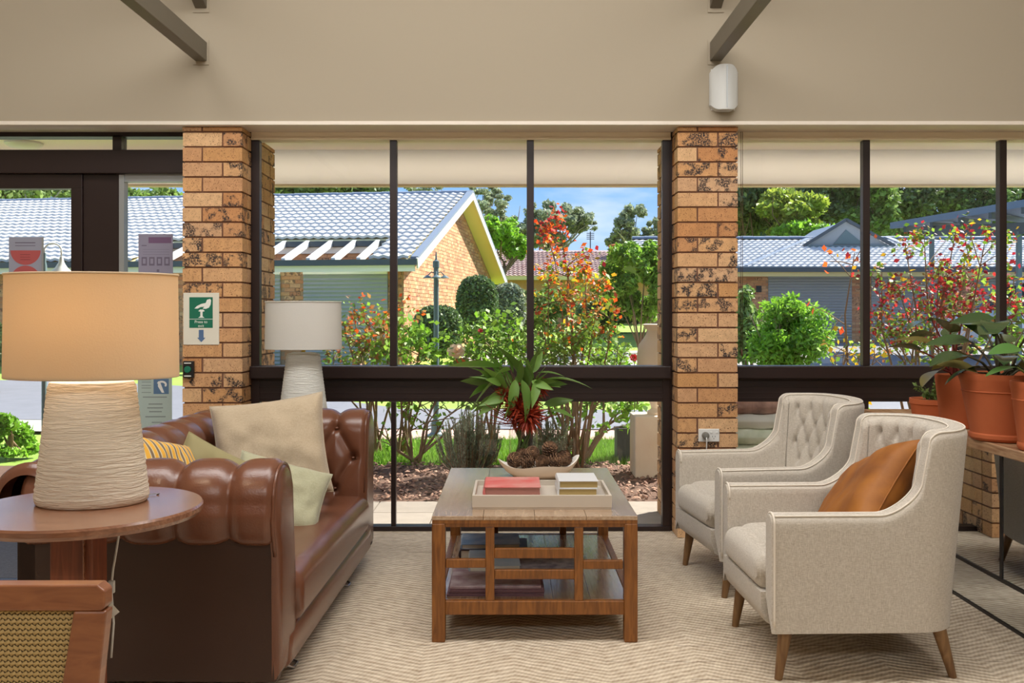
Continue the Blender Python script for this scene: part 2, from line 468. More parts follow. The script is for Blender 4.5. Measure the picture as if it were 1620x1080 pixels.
mat('mulch_chip', (172, 134, 112), 0.9, rnd=0.5, island=True, rgb2=(96, 62, 48))
mat('pebble_pink', (206, 168, 152), 0.9, var=0.6, nscale=25, rgb2=(150, 112, 100), bump=0.3, bscale=40)
mat('lamp_post', (96, 116, 118), 0.5)
mat('stone', (246, 228, 206), 0.85, var=0.3, nscale=7, rgb2=(226, 200, 168), bump=0.15)
def leafm(name, a, b, tr=0.35): return mat(name, a, 0.55, rnd=0.45, island=True, rgb2=b, transl=tr)
leafm('fol_dark', (86, 108, 60), (130, 146, 90), 0.25)
leafm('fol_mid', (108, 138, 64), (150, 172, 98), 0.35)
leafm('fol_bright', (150, 196, 60), (118, 168, 44), 0.45)
leafm('fol_yellow', (176, 190, 70), (132, 156, 60), 0.4)
leafm('fol_euca', (140, 156, 120), (176, 184, 152), 0.35)
leafm('fol_grey', (160, 170, 142), (116, 130, 100), 0.3)
leafm('fol_hedge', (78, 106, 60), (128, 150, 92), 0.2)
leafm('fol_rose', (112, 158, 48), (156, 186, 70), 0.45)
leafm('fol_red', (206, 52, 50), (150, 30, 52), 0.45)
leafm('fol_orange', (240, 120, 40), (226, 66, 36), 0.5)
leafm('fol_gold', (240, 180, 40), (200, 170, 40), 0.5)
leafm('fol_pinkgreen', (200, 120, 80), (132, 150, 60), 0.4)
mat('bark', (128, 104, 84), 0.95, var=0.5, nscale=8, bump=0.5, bscale=20)
mat('bark_pale', (190, 182, 170), 0.9, var=0.5, nscale=5)
mat('rose_cane', (136, 108, 82), 0.85)

# ================================================================ THE ROOM SHELL
def carpet_material():
    m = bpy.data.materials.new('carpet'); m.use_nodes = True
    n, l = m.node_tree.nodes, m.node_tree.links
    b = n['Principled BSDF']; b.inputs['Roughness'].default_value = 0.95
    b.inputs['Specular IOR Level'].default_value = 0.2
    tc = n.new('ShaderNodeTexCoord')
    nz = n.new('ShaderNodeTexNoise'); nz.inputs['Scale'].default_value = 9; nz.inputs['Detail'].default_value = 3
    l.new(tc.outputs['Object'], nz.inputs['Vector'])
    sub = n.new('ShaderNodeVectorMath'); sub.operation = 'SUBTRACT'; sub.inputs[1].default_value = (.5, .5, .5); l.new(nz.outputs['Color'], sub.inputs[0])
    scl = n.new('ShaderNodeVectorMath'); scl.operation = 'SCALE'; scl.inputs['Scale'].default_value = 0.028; l.new(sub.outputs[0], scl.inputs[0])
    add = n.new('ShaderNodeVectorMath'); add.operation = 'ADD'; l.new(tc.outputs['Object'], add.inputs[0]); l.new(scl.outputs[0], add.inputs[1])
    sep = n.new('ShaderNodeSeparateXYZ'); l.new(add.outputs[0], sep.inputs[0])
    def math_(op, a, b_=None, c=None):
        k = n.new('ShaderNodeMath'); k.operation = op
        for i, v in enumerate((a, b_, c)):
            if v is None: continue
            if isinstance(v, (int, float)): k.inputs[i].default_value = v
            else: l.new(v, k.inputs[i])
        return k.outputs[0]
    x, y = sep.outputs[0], sep.outputs[1]
    pp = math_('PINGPONG', math_('ADD', x, 10.19), 0.34)
    u = math_('ADD', y, math_('MULTIPLY', pp, 0.5))
    st = math_('SINE', math_('MULTIPLY', u, 2 * PI / 0.034))
    # thread ends along each ridge
    v = math_('SINE', math_('MULTIPLY', math_('SUBTRACT', x, math_('MULTIPLY', y, 0.4)), 2 * PI / 0.016))
    h = math_('ADD', math_('MULTIPLY', st, 0.5), math_('MULTIPLY', v, 0.12))
    big = n.new('ShaderNodeTexNoise'); big.inputs['Scale'].default_value = 22; big.inputs['Detail'].default_value = 4
    l.new(tc.outputs['Object'], big.inputs['Vector'])
    h2 = math_('ADD', h, math_('MULTIPLY', math_('SUBTRACT', big.outputs['Fac'], 0.5), 1.8))
    fac = n.new('ShaderNodeMapRange'); fac.inputs[1].default_value = -1.1; fac.inputs[2].default_value = 0.9; l.new(h2, fac.inputs[0])
    # irregular darker weft lines
    mp = n.new('ShaderNodeMapping'); mp.inputs['Scale'].default_value = (2.2, 9, 1); l.new(tc.outputs['Object'], mp.inputs[0])
    wz = n.new('ShaderNodeTexNoise'); wz.inputs['Scale'].default_value = 1.6; wz.inputs['Detail'].default_value = 1; l.new(mp.outputs[0], wz.inputs['Vector'])
    fr = math_('FRACT', math_('DIVIDE', y, 0.085))
    ln = math_('MULTIPLY', math_('LESS_THAN', fr, 0.06), math_('GREATER_THAN', wz.outputs['Fac'], 0.60))
    mx = n.new('ShaderNodeMix'); mx.data_type = 'RGBA'; l.new(fac.outputs[0], mx.inputs[0])
    mx.inputs[6].default_value = srgb(152, 131, 106); mx.inputs[7].default_value = srgb(230, 216, 194)
    mx2 = n.new('ShaderNodeMix'); mx2.data_type = 'RGBA'; l.new(math_('MULTIPLY', ln, 0.6), mx2.inputs[0])
    l.new(mx.outputs[2], mx2.inputs[6]); mx2.inputs[7].default_value = srgb(84, 66, 54)
    l.new(mx2.outputs[2], b.inputs['Base Color'])
    bp = n.new('ShaderNodeBump'); bp.inputs['Strength'].default_value = 0.6; bp.inputs['Distance'].default_value = 0.006
    l.new(h2, bp.inputs['Height']); l.new(bp.outputs[0], b.inputs['Normal'])
    MATS['carpet'] = m
carpet_material()

YW = 5.62                      # window plane (room side of the frames)
MB().box(-4.6, 4.0, -3.9, 5.74, -0.12, 0.0).build('floor', M['carpet'], kind='structure', label='beige woven herringbone carpet over the whole lounge floor')
# wall above the windows
ZB = Z(200, 5.43)
MB().box(-4.6, 4.0, 5.40, 5.74, ZB + 0.022, 3.62).build('wall_back', M['wall_paint'], kind='structure', label='plain beige wall above the windows')
MB().box(-4.6, 4.0, 5.385, 5.60, ZB, ZB + 0.022).build('trim_1', M['white_trim'], kind='structure', bevel=0.003)
MB().box(-4.75, -4.6, -3.9, 5.9, 0, 5.2).build('wall_left', M['wall_paint'], kind='structure')
MB().box(4.0, 4.15, -3.9, 5.9, 0, 5.2).build('wall_right', M['wall_paint'], kind='structure')
MB().box(-4.75, 4.15, -4.05, -3.9, -0.1, 5.2).build('wall_rear', M['wall_paint'], kind='structure')
# raked ceiling rising towards the camera, then level
prof = [(5.74, 3.42), (2.6, 4.82), (-3.9, 4.82), (-3.9, 5.0), (2.6, 5.0), (5.74, 3.62)]
MB().prism(prof, 'x', -4.75, 4.15).build('ceiling', M['ceiling_paint'], kind='structure')

# steel ties and rafters ending on the wall
def beam(name, label, x0, x1, z0, z1, rise):
    m = MB(); y1 = 5.40
    if rise:
        L = 2.6; dz = L * rise
        m.prism([(y1, z0), (y1, z1), (y1 - L, z1 + dz), (y1 - L, z0 + dz)], 'x', x0, x1)
    else:
        m.box(x0, x1, 1.2, y1, z0, z1)
    o = m.build(name, M['steel_beam'], bevel=0.004, kind='structure', label=label)
    MB().box(x0 - 0.012, x1 + 0.012, y1 - 0.006, y1 - 0.0005, z0 - 0.02, z1 + 0.012).build('wall_plate', M['wall_paint'], o)
    return o
for sgn, xa, xb in ((-1, -1.80, -1.733), (1, 1.13, 1.197)):
    side = 'left' if sgn < 0 else 'right'
    beam('ceiling_beam', 'grey steel tie beam meeting the wall at the %s' % side, xa, xb, Z(97, 5.4), Z(67, 5.4), 0)
    beam('ceiling_beam', 'short end of the grey sloping rafter above the %s tie beam' % side, xa, xb, Z(14.5, 5.4), Z(14.5, 5.4) + 0.11, 0.45)

# ---------------------------------------------------------------- brick pillars
def box_mesh(name, sx, sy, sz, m, ch=0.003):
    """brick with slightly chamfered edges round its front: 8-corner box scaled about the centre"""
    b = MB().box(-sx / 2, sx / 2, -sy / 2, sy / 2, -sz / 2, sz / 2)
    return b.mesh(name, m)
CZ = 0.0862; BH = 0.0762; BJ = 0.010
def pillar(name, label, x0, x1, y0, y1):
    core = MB().box(x0 + .008, x1 - .008, y0 + .008, y1 - .008, 0, 2.357).build(name, M['mortar'], kind='structure', label=label)
    W = x1 - x0; hd = W / 3 - BJ * 2 / 3; stq = W - hd - BJ
    meshes = {}
    def put(cx, cy, cz, sx, sy, sz):
        k = (round(sx, 3), round(sy, 3), round(sz, 3))
        if k not in meshes: meshes[k] = box_mesh('brick', sx, sy, sz, M['pillar_brick'])
        o = bpy.data.objects.new('brick', meshes[k]); COL.objects.link(o); o.parent = core
        o.location = (cx + random.uniform(-.0012, .0012), cy + random.uniform(-.0015, .0015), cz)
    n = 27
    z = 0.003
    for r in range(n + 1):
        h = BH if z + BH < 2.352 else 2.352 - z
        if h < 0.01: break
        zc = z + h / 2
        wide_left = (r % 2 == 0)
        fd = 0.11
        for yf, back in ((y0, False), (y1, True)):
            yc = y0 + fd / 2 if not back else y1 - fd / 2
            a, b_ = (stq, hd) if wide_left else (hd, stq)
            put(x0 + a / 2, yc, zc, a, fd, h); put(x1 - b_ / 2, yc, zc, b_, fd, h)
        ya, yb = y0 + fd + BJ, y1 - fd - BJ
        cuts = [0.23, 0.23] if wide_left else [0.11, 0.23]
        segs = []; y = ya
        for c in cuts:
            if y + c < yb: segs.append((y, y + c)); y += c + BJ
        if yb - y > 0.02: segs.append((y, yb))
        for s0, s1 in segs:
            for xs in (x0, x1):
                xc = xs + 0.05 if xs == x0 else xs - 0.05
                put(xc, (s0 + s1) / 2, zc, 0.10, s1 - s0, h)
        z += CZ
    return core
PL = (X(289, 5.43), X(383, 5.43)); PR = (X(1072, 5.43), X(1167, 5.43))
pillar('brick_pillar', 'speckled orange brick pillar with the green exit sign, left of the middle window', PL[0], PL[1], 5.43, 6.18)
pillar('brick_pillar', 'speckled orange brick pillar with the power outlet, right of the middle window', PR[0], PR[1], 5.43, 6.18)

# ---------------------------------------------------------------- windows
YF0, YF1 = 5.61, 5.66
ZT = Z(222, YW); ZS1, ZS0, ZP = Z(578, YW), Z(598, YW), Z(635, YW)
def window(name, label, x0, x1, mull, left=True, right=True):
    w = empty(name, (0, 0, 0), label=label, kind='structure')
    hd = MB().box(x0, x1, 5.60, 5.70, ZT, 2.3785); hd.box(x0, x1, 5.59, 5.60, ZT, ZT + 0.012)
    hd.build('window_head', M['header_paint'], w)
    fw = 0.046
    if left: MB().box(x0, x0 + fw, YF0, YF1, 0, ZT).build('jamb', M['dark_frame'], w, bevel=.002)
    if right: MB().box(x1 - fw, x1, YF0, YF1, 0, ZT).build('jamb', M['dark_frame'], w, bevel=.002)
    MB().box(x0, x1, 5.56, 5.68, ZS0, ZS1).build('window_sill', M['dark_frame'], w, bevel=.006)
    pn = MB().box(x0, x1, 5.615, 5.65, ZP, ZS0)
    for i in range(4):
        zz = ZP + (ZS0 - ZP) * (0.12 + .24 * i); pn.box(x0, x1, 5.611, 5.615, zz, zz + 0.006)
    pn.build('transom_panel', M['dark_frame'], w)
    MB().box(x0, x1, 5.60, 5.68, 0.0, 0.028).build('bottom_track', M['dark_frame'], w, bevel=.002)
    edges = [x0 + (fw if left else 0)]
    for mx in mull:
        MB().box(mx - .021, mx + .021, YF0, YF1, ZS1, ZT).build('mullion', M['dark_frame'], w, bevel=.002)
        MB().box(mx - .014, mx + .014, YF0 + .004, YF1, 0.028, ZP).build('mullion', M['dark_frame'], w, bevel=.002)
        edges += [mx, mx]
    edges.append(x1 - (fw if right else 0))
    for i in range(0, len(edges), 2):
        a, b_ = edges[i], edges[i + 1]
        g = .019 if i > 0 else 0; g2 = .019 if i + 2 < len(edges) else 0
        for z0, z1 in ((ZS1, ZT), (0.028, ZP)):
            MB().box(a + g, b_ - g2, 5.636, 5.642, z0, z1).build('pane', M['window_glass'], w)
    return w
window('window_1', 'middle window between the two brick pillars with dark brown frame and broad transom', X(399, YW), X(1060, YW), [X(622.5, YW), X(839, YW)])
window('window_2', 'right-hand window with dark brown mullions and transom behind the armchairs', PR[1], 4.0, [X(1370, YW), X(1586, YW), 3.75], left=False, right=False)
# closing strips between pillar and frame
MB().box(X(397, YW) - .03, X(399, YW) + .001, 5.615, 5.65, 0, 2.36).build('trim_2', M['dark_frame'], kind='structure')
MB().box(X(1060, YW) - .001, PR[0] + .004, 5.615, 5.65, 0, 2.36).build('trim_3', M['dark_frame'], kind='structure')

# ---------------------------------------------------------------- entrance door and sidelight on the left
YD = 5.60
def dX(px): return X(px, YD)
def dZ(py): return Z(py, YD)
d = empty('door_1', label='dark brown glazed entrance door at the far left behind the large table lamp', kind='structure')
XL = -4.6
MB().box(XL, PL[0], YD, 5.70, dZ(216), 2.3785).build('head', M['dark_frame'], d)
MB().box(dX(178), dX(192), YD, 5.68, dZ(240), dZ(214)).build('mullion', M['dark_frame'], d)
MB().box(dX(188), dX(196), YD + .002, 5.66, 0, dZ(276)).build('sidelight_stile', M['silver'], d)
MB().box(XL, PL[0], YD - .03, 5.70, dZ(275), dZ(238)).build('transom_rail', M['dark_frame'], d, bevel=.004)
MB().box(XL, dX(130), YD, 5.68, dZ(298), dZ(275)).build('top_rail', M['dark_frame'], d, bevel=.003)
MB().box(dX(112), dX(130), YD, 5.68, 0, dZ(298)).build('stile', M['dark_frame'], d, bevel=.003)
MB().box(dX(130), dX(188), YD + .012, 5.70, 0, dZ(275)).build('door_post', M['dark_frame'], d, bevel=.003)
MB().box(dX(196), PL[0], YD + .01, 5.66, dZ(287), dZ(275)).build('sidelight_head', M['silver'], d)
MB().box(dX(196), PL[0], YD, 5.68, 0, 0.09).build('bottom_rail', M['dark_frame'], d)
MB().box(XL, dX(112), YD, 5.68, 0, 0.09).build('bottom_rail', M['dark_frame'], d)
for (a, b_, z0, z1) in ((XL, dX(178), dZ(238), dZ(216)), (dX(192), PL[0], dZ(238), dZ(216)), (XL, dX(112), .09, dZ(298)), (dX(196), PL[0], .09, dZ(287))):
    MB().box(a, b_, 5.636, 5.642, z0, z1).build('pane', M['window_glass'], d)

# ---------------------------------------------------------------- eave of this building
YE = 7.2
MB().box(-7, 7, 5.70, YE + .1, Z(237, YE), Z(237, YE) + 0.03).build('eave_soffit', M['eave_paint'], kind='structure', label='pale eave soffit outside above the windows')
o = MB().box(-7, 7, YE, YE + 0.09, Z(291, YE), Z(237, YE)).build('eave_blind', M['beam_paint'], kind='structure', label='pale backlit blind band under the eave, seen through the top of the windows')
MB().box(-7, 7, YE + .001, YE + .091, Z(294, YE), Z(291, YE)).build('drip_edge', M['stone'], o)
for zz in (0.012, 0.03): 
    MB().box(-7, 7, 5.78 + zz * 6, 5.80 + zz * 6, Z(237, YE) - 0.012, Z(237, YE)).build('soffit_batten', M['eave_paint'], o)
MB().prism([(7.35, Z(237, YE) + .03), (7.35, Z(237, YE) + .10), (2.6, 5.15), (2.6, 5.02), (5.8, 3.60), (5.74, Z(237, YE) + .03)], 'x', -7, 7).build('roof', M['ridge_tile'], kind='structure', label='tiled roof above the lounge')
MB().box(-7, 7, -4.2, 2.7, 5.02, 5.15).build('roof', M['ridge_tile'], kind='structure', label='flat rear part of the lounge roof')
# recessed ceiling lamp under the eave, seen through the door transom
e = MB().lathe([(0.10, -0.02), (0.13, 0.0), (0.13, 0.012)], (X(38, 6.9), 6.9, Z(237, YE) - .014), 24).build('eave_downlight', M['white_plastic'], smooth=40)
tag(e, 'round white eave lamp above the entrance door at far left', 'lamp')

# ================================================================ GROUND OUTSIDE
def gz(Y): return 0.03 * max(0, min(Y, 60) - 13)
def sheet(name, poly, z, m, label, th=0.05, follow=False, kind='structure'):
    """flat ground patch: a slab from the outline poly (x,y)"""
    return MB().prism(poly, 'z', z - th, z).build(name, m, kind=kind, label=label)
# lawn terrain
ys = np.concatenate([np.linspace(5.75, 13, 12), np.linspace(13.5, 60, 40), np.array([75, 110])]); xs = np.linspace(-70, 80, 60)
G = np.array([[[x, y, gz(y) - 0.03] for y in ys] for x in xs])
MB().grid(G).build('lawn', M['grass'], kind='structure', label='mown lawn rising gently to the far houses')
def ribbon(name, pts, m, label, dz=0.0, kind='structure'):
    """strip over the terrain, pts: list of (x, y0, y1)"""
    A = []
    for x, y0, y1 in pts:
        A.append([[x, y, gz(y) + dz] for y in np.linspace(y0, y1, 12)])
    b = MB().grid(np.array(A)); lo = np.array(A); lo[..., 2] -= 0.06
    return b.build(name, m, kind=kind, label=label)
pv = MB().box(-6, 6, 5.74, 6.50, -0.14, -0.012).build('paving_strip', M['mortar'], kind='structure', label='pale paved strip just outside the windows')
pm = MB().box(-.196, .196, -.183, .183, -.02, 0.0).mesh('paver', M['paver'])
for i in range(-9, 10):
    for j in range(2):
        o = bpy.data.objects.new('paver', pm); COL.objects.link(o); o.parent = pv
        o.location = (i * 0.40 + 0.1, 5.945 + j * 0.374, 0.002 * random.random())
sheet('mulch_bed', [(-6, 6.5), (6, 6.5), (6, 8.15), (-6, 8.05)], 0.0, M['mulch_soil'], 'mulched garden bed outside the windows')
# bark chips on the bed
n = 5200
C = np.stack([RNG.uniform(-2.6, 4.6, n), RNG.uniform(6.52, 8.12, n), RNG.uniform(0.004, 0.03, n)], 1)
s_ = RNG.uniform(0.012, 0.034, n)[:, None]
a_ = RNG.uniform(0, 2 * PI, n); A3 = np.stack([np.cos(a_), np.sin(a_), RNG.uniform(-.5, .5, n)], 1); B3 = np.stack([-np.sin(a_), np.cos(a_), RNG.uniform(-.5, .5, n)], 1)
T = C + np.array([0, 0, .012])
V = []
a1, b1 = C + A3 * s_, C + B3 * s_ * .5
a2, b2 = C - A3 * s_, C - B3 * s_ * .5
V = np.stack([a1, b1, T, b1, a2, T, a2, b2, T, b2, a1, T], 1).reshape(-1, 3)
def weld(me):
    bm = bmesh.new(); bm.from_mesh(me); bmesh.ops.remove_doubles(bm, verts=bm.verts, dist=1e-6); bm.to_mesh(me); bm.free(); return me
o = link('bark_chip', weld(np_mesh('bark_chip', V, 3, M['mulch_chip']))); tag(o, 'loose pinkish bark chips scattered over the garden bed', 'mulch', kind='stuff')
# road, path, driveway
ribbon('road', [(-40, 12.5, 17.5), (-8, 12.0, 17.0), (-4, 11.3, 15.4), (-1.5, 10.7, 13.0), (2.0, 10.6, 12.8), (3.2, 10.6, 20), (6.0, 10.6, 28.6), (30, 10.6, 28.6)], M['asphalt'], 'grey asphalt drive crossing outside and widening to the garages at right', 0.004)
ribbon('footpath', [(-40, 10.9, 12.45), (-8, 10.7, 11.95), (-4, 10.3, 11.25), (-2.4, 10.1, 10.8)], M['concrete'], 'pale concrete path beside the asphalt drive at far left', 0.006)
ribbon('gravel_strip', [(-2.6, 9.75, 10.4), (-1.5, 9.75, 10.6), (2.0, 9.75, 10.5), (6.0, 9.75, 10.5)], M['pebble_pink'], 'strip of pinkish gravel along the drive by the lamp post', 0.005)
ribbon('driveway', [(-1.2, 19.5, 23), (0.5, 19.5, 24), (3.4, 20, 25), (8, 21, 27)], M['concrete'], 'pale concrete driveway crossing the far lawn', 0.006)
# grass blades on the near strip
n = 26000
Bc = np.stack([RNG.uniform(-2.4, 2.6, n), RNG.uniform(8.15, 9.75, n), np.zeros(n) - .03], 1)
hh = RNG.uniform(0.045, 0.10, n)[:, None]; w = 0.006
dd = RNG.normal(size=(n, 3)) * 0.35; dd[:, 2] = 1
aa = RNG.uniform(0, PI, n); sd = np.stack([np.cos(aa), np.sin(aa), np.zeros(n)], 1) * w
V = np.stack([Bc - sd, Bc + sd, Bc + dd * hh], 1).reshape(-1, 3)
o = link('grass_blade', np_mesh('grass_blade', V, 3, M['grass_blade'])); tag(o, 'bright green grass blades on the strip behind the garden bed', 'grass', kind='stuff')

# ================================================================ HOUSES
def tile_shape(w, L, th=0.052, h=0.034, seg=4):
    """double-roll roof tile with a front lip; local x across, y up the slope, z out"""
    pf = []
    for i in range(seg + 1):
        t = i / seg
        pf.append((t * w, h * (0.5 - 0.5 * math.cos(t * 2 * PI))))
    vs = []; fs = []
    for x, z in pf: vs += [(x, 0, z + th), (x, L, z), (x, 0, z - 0.01)]
    for i in range(seg):
        a = i * 3; b = a + 3
        fs += [(a, b, b + 1, a + 1), (a + 2, b + 2, b, a)]
    return vs, fs
def roof_slope(parent, m, org, U, S, Nn, clip, umax, smax, w=0.21, L=0.35, limit=300, key=None):
    """cover a slope with tiles; U along the eave, S up the slope (unit), clip(u,s)->bool; nearest `limit` as parts"""
    vs, fs = tile_shape(w, L * 1.08)
    vs2 = []
    cells = []
    for j in range(int(smax / L)):
        for i in range(int(umax / w)):
            u, s = i * w, j * L
            if clip(u + w / 2, s + L / 2): cells.append((u, s))
    def pos(u, s): return org + U * u + S * s
    cells.sort(key=lambda c: key(pos(*c)) if key else (pos(*c) - Vector((0, 0, EYE))).length)
    R = Matrix((U, S, Nn)).transposed().to_4x4()
    me = MB().add(vs, fs).mesh('tile', m, fix=False)
    for (u, s) in cells[:limit]:
        o = bpy.data.objects.new('roof_tile', me); COL.objects.link(o); o.parent = parent
        p = pos(u, s) + Nn * (0.02 + random.uniform(-.002, .003)); o.matrix_local = Matrix.Translation(p) @ R
    if cells[limit:]:
        R3 = np.array(R.to_3x3()); tv = np.array(vs) @ R3.T
        b = MB(); av = []; af = []
        for k, (u, s) in enumerate(cells[limit:]):
            p = np.array(pos(u, s) + Nn * 0.02)
            av.append(tv + p); af += [tuple(q + k * len(vs) for q in f) for f in fs]
        b.v = np.concatenate(av).tolist(); b.f = af; b.mi = [0] * len(af)
        b.build('roof_tile_field', m, parent, kind='stuff', fix=False)
def brick_face(parent, m, org, U, Nn, length, top, base=0.0, bw=0.23, bh=0.076, limit=300, skip=None, d=0.012, near=None):
    """running-bond bricks standing proud of a wall face; top(u) gives its height"""
    cells = []
    zz = base; r = 0
    while zz < 8:
        any_ = False
        u = -(r % 2) * 0.12
        while u < length:
            a, b_ = max(u, 0), min(u + bw, length)
            if b_ - a > 0.04 and top(a) >= zz + bh and top(b_) >= zz + bh and not (skip and skip((a + b_) / 2, zz + bh / 2)):
                cells.append((a, b_, zz)); any_ = True
            u += bw + 0.01
        if not any_ and zz > base + 1.0 and not skip: break
        zz += bh + 0.01; r += 1
    def ctr(c): return org + U * ((c[0] + c[1]) / 2) + Vector((0, 0, c[2] + bh / 2))
    cells.sort(key=lambda c: near(ctr(c)) if near else (ctr(c) - Vector((0, 0, EYE))).length)
    R = Matrix((U, -Nn, Vector((0, 0, 1)))).transposed().to_4x4()
    cache = {}
    for c in cells[:limit]:
        k = round(c[1] - c[0], 2)
        if k not in cache: cache[k] = MB().box(-k / 2, k / 2, -d, d, -bh / 2, bh / 2).mesh('brick', m)
        o = bpy.data.objects.new('brick', cache[k]); COL.objects.link(o); o.parent = parent
        o.matrix_local = Matrix.Translation(ctr(c)) @ R
    if cells[limit:]:
        b = MB()
        for c in cells[limit:]:
            k = c[1] - c[0]; T_ = Matrix.Translation(ctr(c)) @ R
            b.box(-k / 2, k / 2, -d, d, -bh / 2, bh / 2, M=T_)
        b.build('brick_field', m, parent, kind='stuff', fix=False)
def roller(parent, org, U, Nn, w, z0, z1, label=None):
    """roller door: ribbed curtain with a bottom bar"""
    b = MB(); R = Matrix((U, -Nn, Vector((0, 0, 1)))).transposed().to_4x4(); T_ = Matrix.Translation(org) @ R
    b.box(0, w, -.01, .03, z0, z1, M=T_)
    z = z0 + .05
    while z < z1 - .03:
        b.prism([( -.032, z), (-.01, z - .03), (-.01, z + .03)], 'x', 0, w)
        k = len(b.v) - 6
        for q in range(k, len(b.v)): b.v[q] = tuple(T_ @ Vector(b.v[q]))
        z += 0.085
    return b.build('garage_door', M['roller_door'], parent, label=label)

def V3(*a): return Vector(a)
# ---- left house: long tiled roof, garage, gable wall facing right
E0 = V3(-1.94, 19.5, 2.44); Uh = V3(-.990, .139, 0); Vh = V3(.139, .990, 0); PITCH = .341
hl = empty('house', (0, 0, 0), label='brick house with grey tiled gable roof and pergola, at left outside', cat='house')
Sl = (Vh + V3(0, 0, PITCH)).normalized(); Nl = Uh.cross(Sl); Nl = Nl if Nl.z > 0 else -Nl
slen = 6.3 * math.sqrt(1 + PITCH ** 2)
def hp(u, v, z=0.0): return V3(E0.x, E0.y, 0) + Uh * u + Vh * v + V3(0, 0, z)
def hroof(u, v): return hp(u, v, 2.44 + PITCH * min(v, 12.6 - v))
U_a, U_b = 1.0, 6.2
# roof deck (two slopes) with the recess cut out
th = .10
def deck_poly(pts, name='roof_deck', m='gutter'):
    b = MB(); n = len(pts); lo = [p - V3(0, 0, th) for p in pts]
    b.add(list(pts) + lo, [tuple(range(n)), tuple(range(n, 2 * n))[::-1]] + [(i, n + i, n + (i + 1) % n, (i + 1) % n) for i in range(n)])
    return b
LH = 30.0
b = deck_poly([hroof(0, 1.54), hroof(LH, 1.54), hroof(LH, 6.3), hroof(0, 6.3)])
for (a, c) in ((0, U_a), (U_b, LH)):
    q = deck_poly([hroof(a, 0), hroof(c, 0), hroof(c, 1.54), hroof(a, 1.54)]); b.add(q.v, q.f)
q = deck_poly([hroof(0, 6.3), hroof(LH, 6.3), hroof(LH, 12.6), hroof(0, 12.6)]); b.add(q.v, q.f)
b.build('roof_deck', M['soffit_cream'], hl)
SL1 = 1.54 * math.sqrt(1 + PITCH ** 2)
mk = (-Uh)                      # tile local x must give a right-handed frame with normal up
roof_slope(hl, M['roof_tile'], E0 + Uh * LH + V3(0, 0, .0), -Uh, Sl, (-Uh).cross(Sl), lambda u, s: s < slen and not (U_a < LH - u < U_b and s < SL1 + .1), LH, slen,
           key=lambda p: (p - V3(-6, 20, 2)).length if True else 0)
# ridge and verge tiles
rc = MB()
rt = MB().prism([(-.13, 0), (-.09, .07), (0, .10), (.09, .07), (.13, 0)], 'x', 0, .42)
Rr = Matrix((-Uh, Vh, V3(0, 0, 1))).transposed().to_4x4()
rme = rt.mesh('ridge_tile', M['ridge_tile'])
for i in range(70):
    o = bpy.data.objects.new('ridge_tile', rme); COL.objects.link(o); o.parent = hl
    o.matrix_local = Matrix.Translation(hp(i * .42 + .42, 6.3, 2.44 + PITCH * 6.3 + .0 + .008 * (i % 2))) @ Rr
# gutters
def bar(parent, name, p, q, w, h, m, label=None):
    d_ = (q - p); L_ = d_.length; x = d_.normalized(); zz = V3(0, 0, 1); y = zz.cross(x)
    if y.length < 1e-4: y = V3(0, 1, 0)
    y.normalize(); zz = x.cross(y)
    T_ = Matrix.Translation(p) @ Matrix((x, y, zz)).transposed().to_4x4()
    return MB().box(0, L_, -w / 2, w / 2, -h / 2, h / 2, M=T_).build(name, m, parent, label=label)
bar(hl, 'gutter', hp(-.02, -.06, 2.38), hp(LH, -.06, 2.38), .13, .12, M['gutter'])
bar(hl, 'gutter', hp(U_a, 1.50, 2.44 + PITCH * 1.5 - .06), hp(U_b, 1.50, 2.44 + PITCH * 1.5 - .06), .10, .12, M['gutter'])
bar(hl, 'fascia', hp(U_a, 1.56, 2.44 + PITCH * 1.5 - .2), hp(U_b, 1.56, 2.44 + PITCH * 1.5 - .2), .04, .14, M['eave_paint'])
bar(hl, 'fascia', hp(.05, .02, 2.26), hp(LH, .02, 2.26), .05, .13, M['eave_paint'])
nb = 10
for i in range(nb):
    u = U_a + .25 + i * (U_b - U_a - .3) / (nb - 1)
    bar(hl, 'pergola_rafter', hroof(u, .02) - V3(0, 0, .02), hroof(u, 1.5) - V3(0, 0, .04), .085, .13, M['white_paint'])
# barge boards and cream soffit on the gable overhang
bar(hl, 'barge_board', hroof(-.02, -.08) - V3(0, 0, .06), hroof(-.02, 6.3) - V3(0, 0, .04), .035, .22, M['barge_board'])
bar(hl, 'barge_board', hroof(-.02, 6.3) - V3(0, 0, .04), hroof(-.02, 12.7) - V3(0, 0, .06), .035, .22, M['barge_board'])
bar(hl, 'verge_tile', hroof(.04, 6.3) + V3(0, 0, .07), hroof(.04, 12.7) + V3(0, 0, .05), .16, .05, M['ridge_tile'])
bar(hl, 'verge_tile', hroof(.04, -.05) + V3(0, 0, .05), hroof(.04, 6.3) + V3(0, 0, .07), .16, .05, M['ridge_tile'])
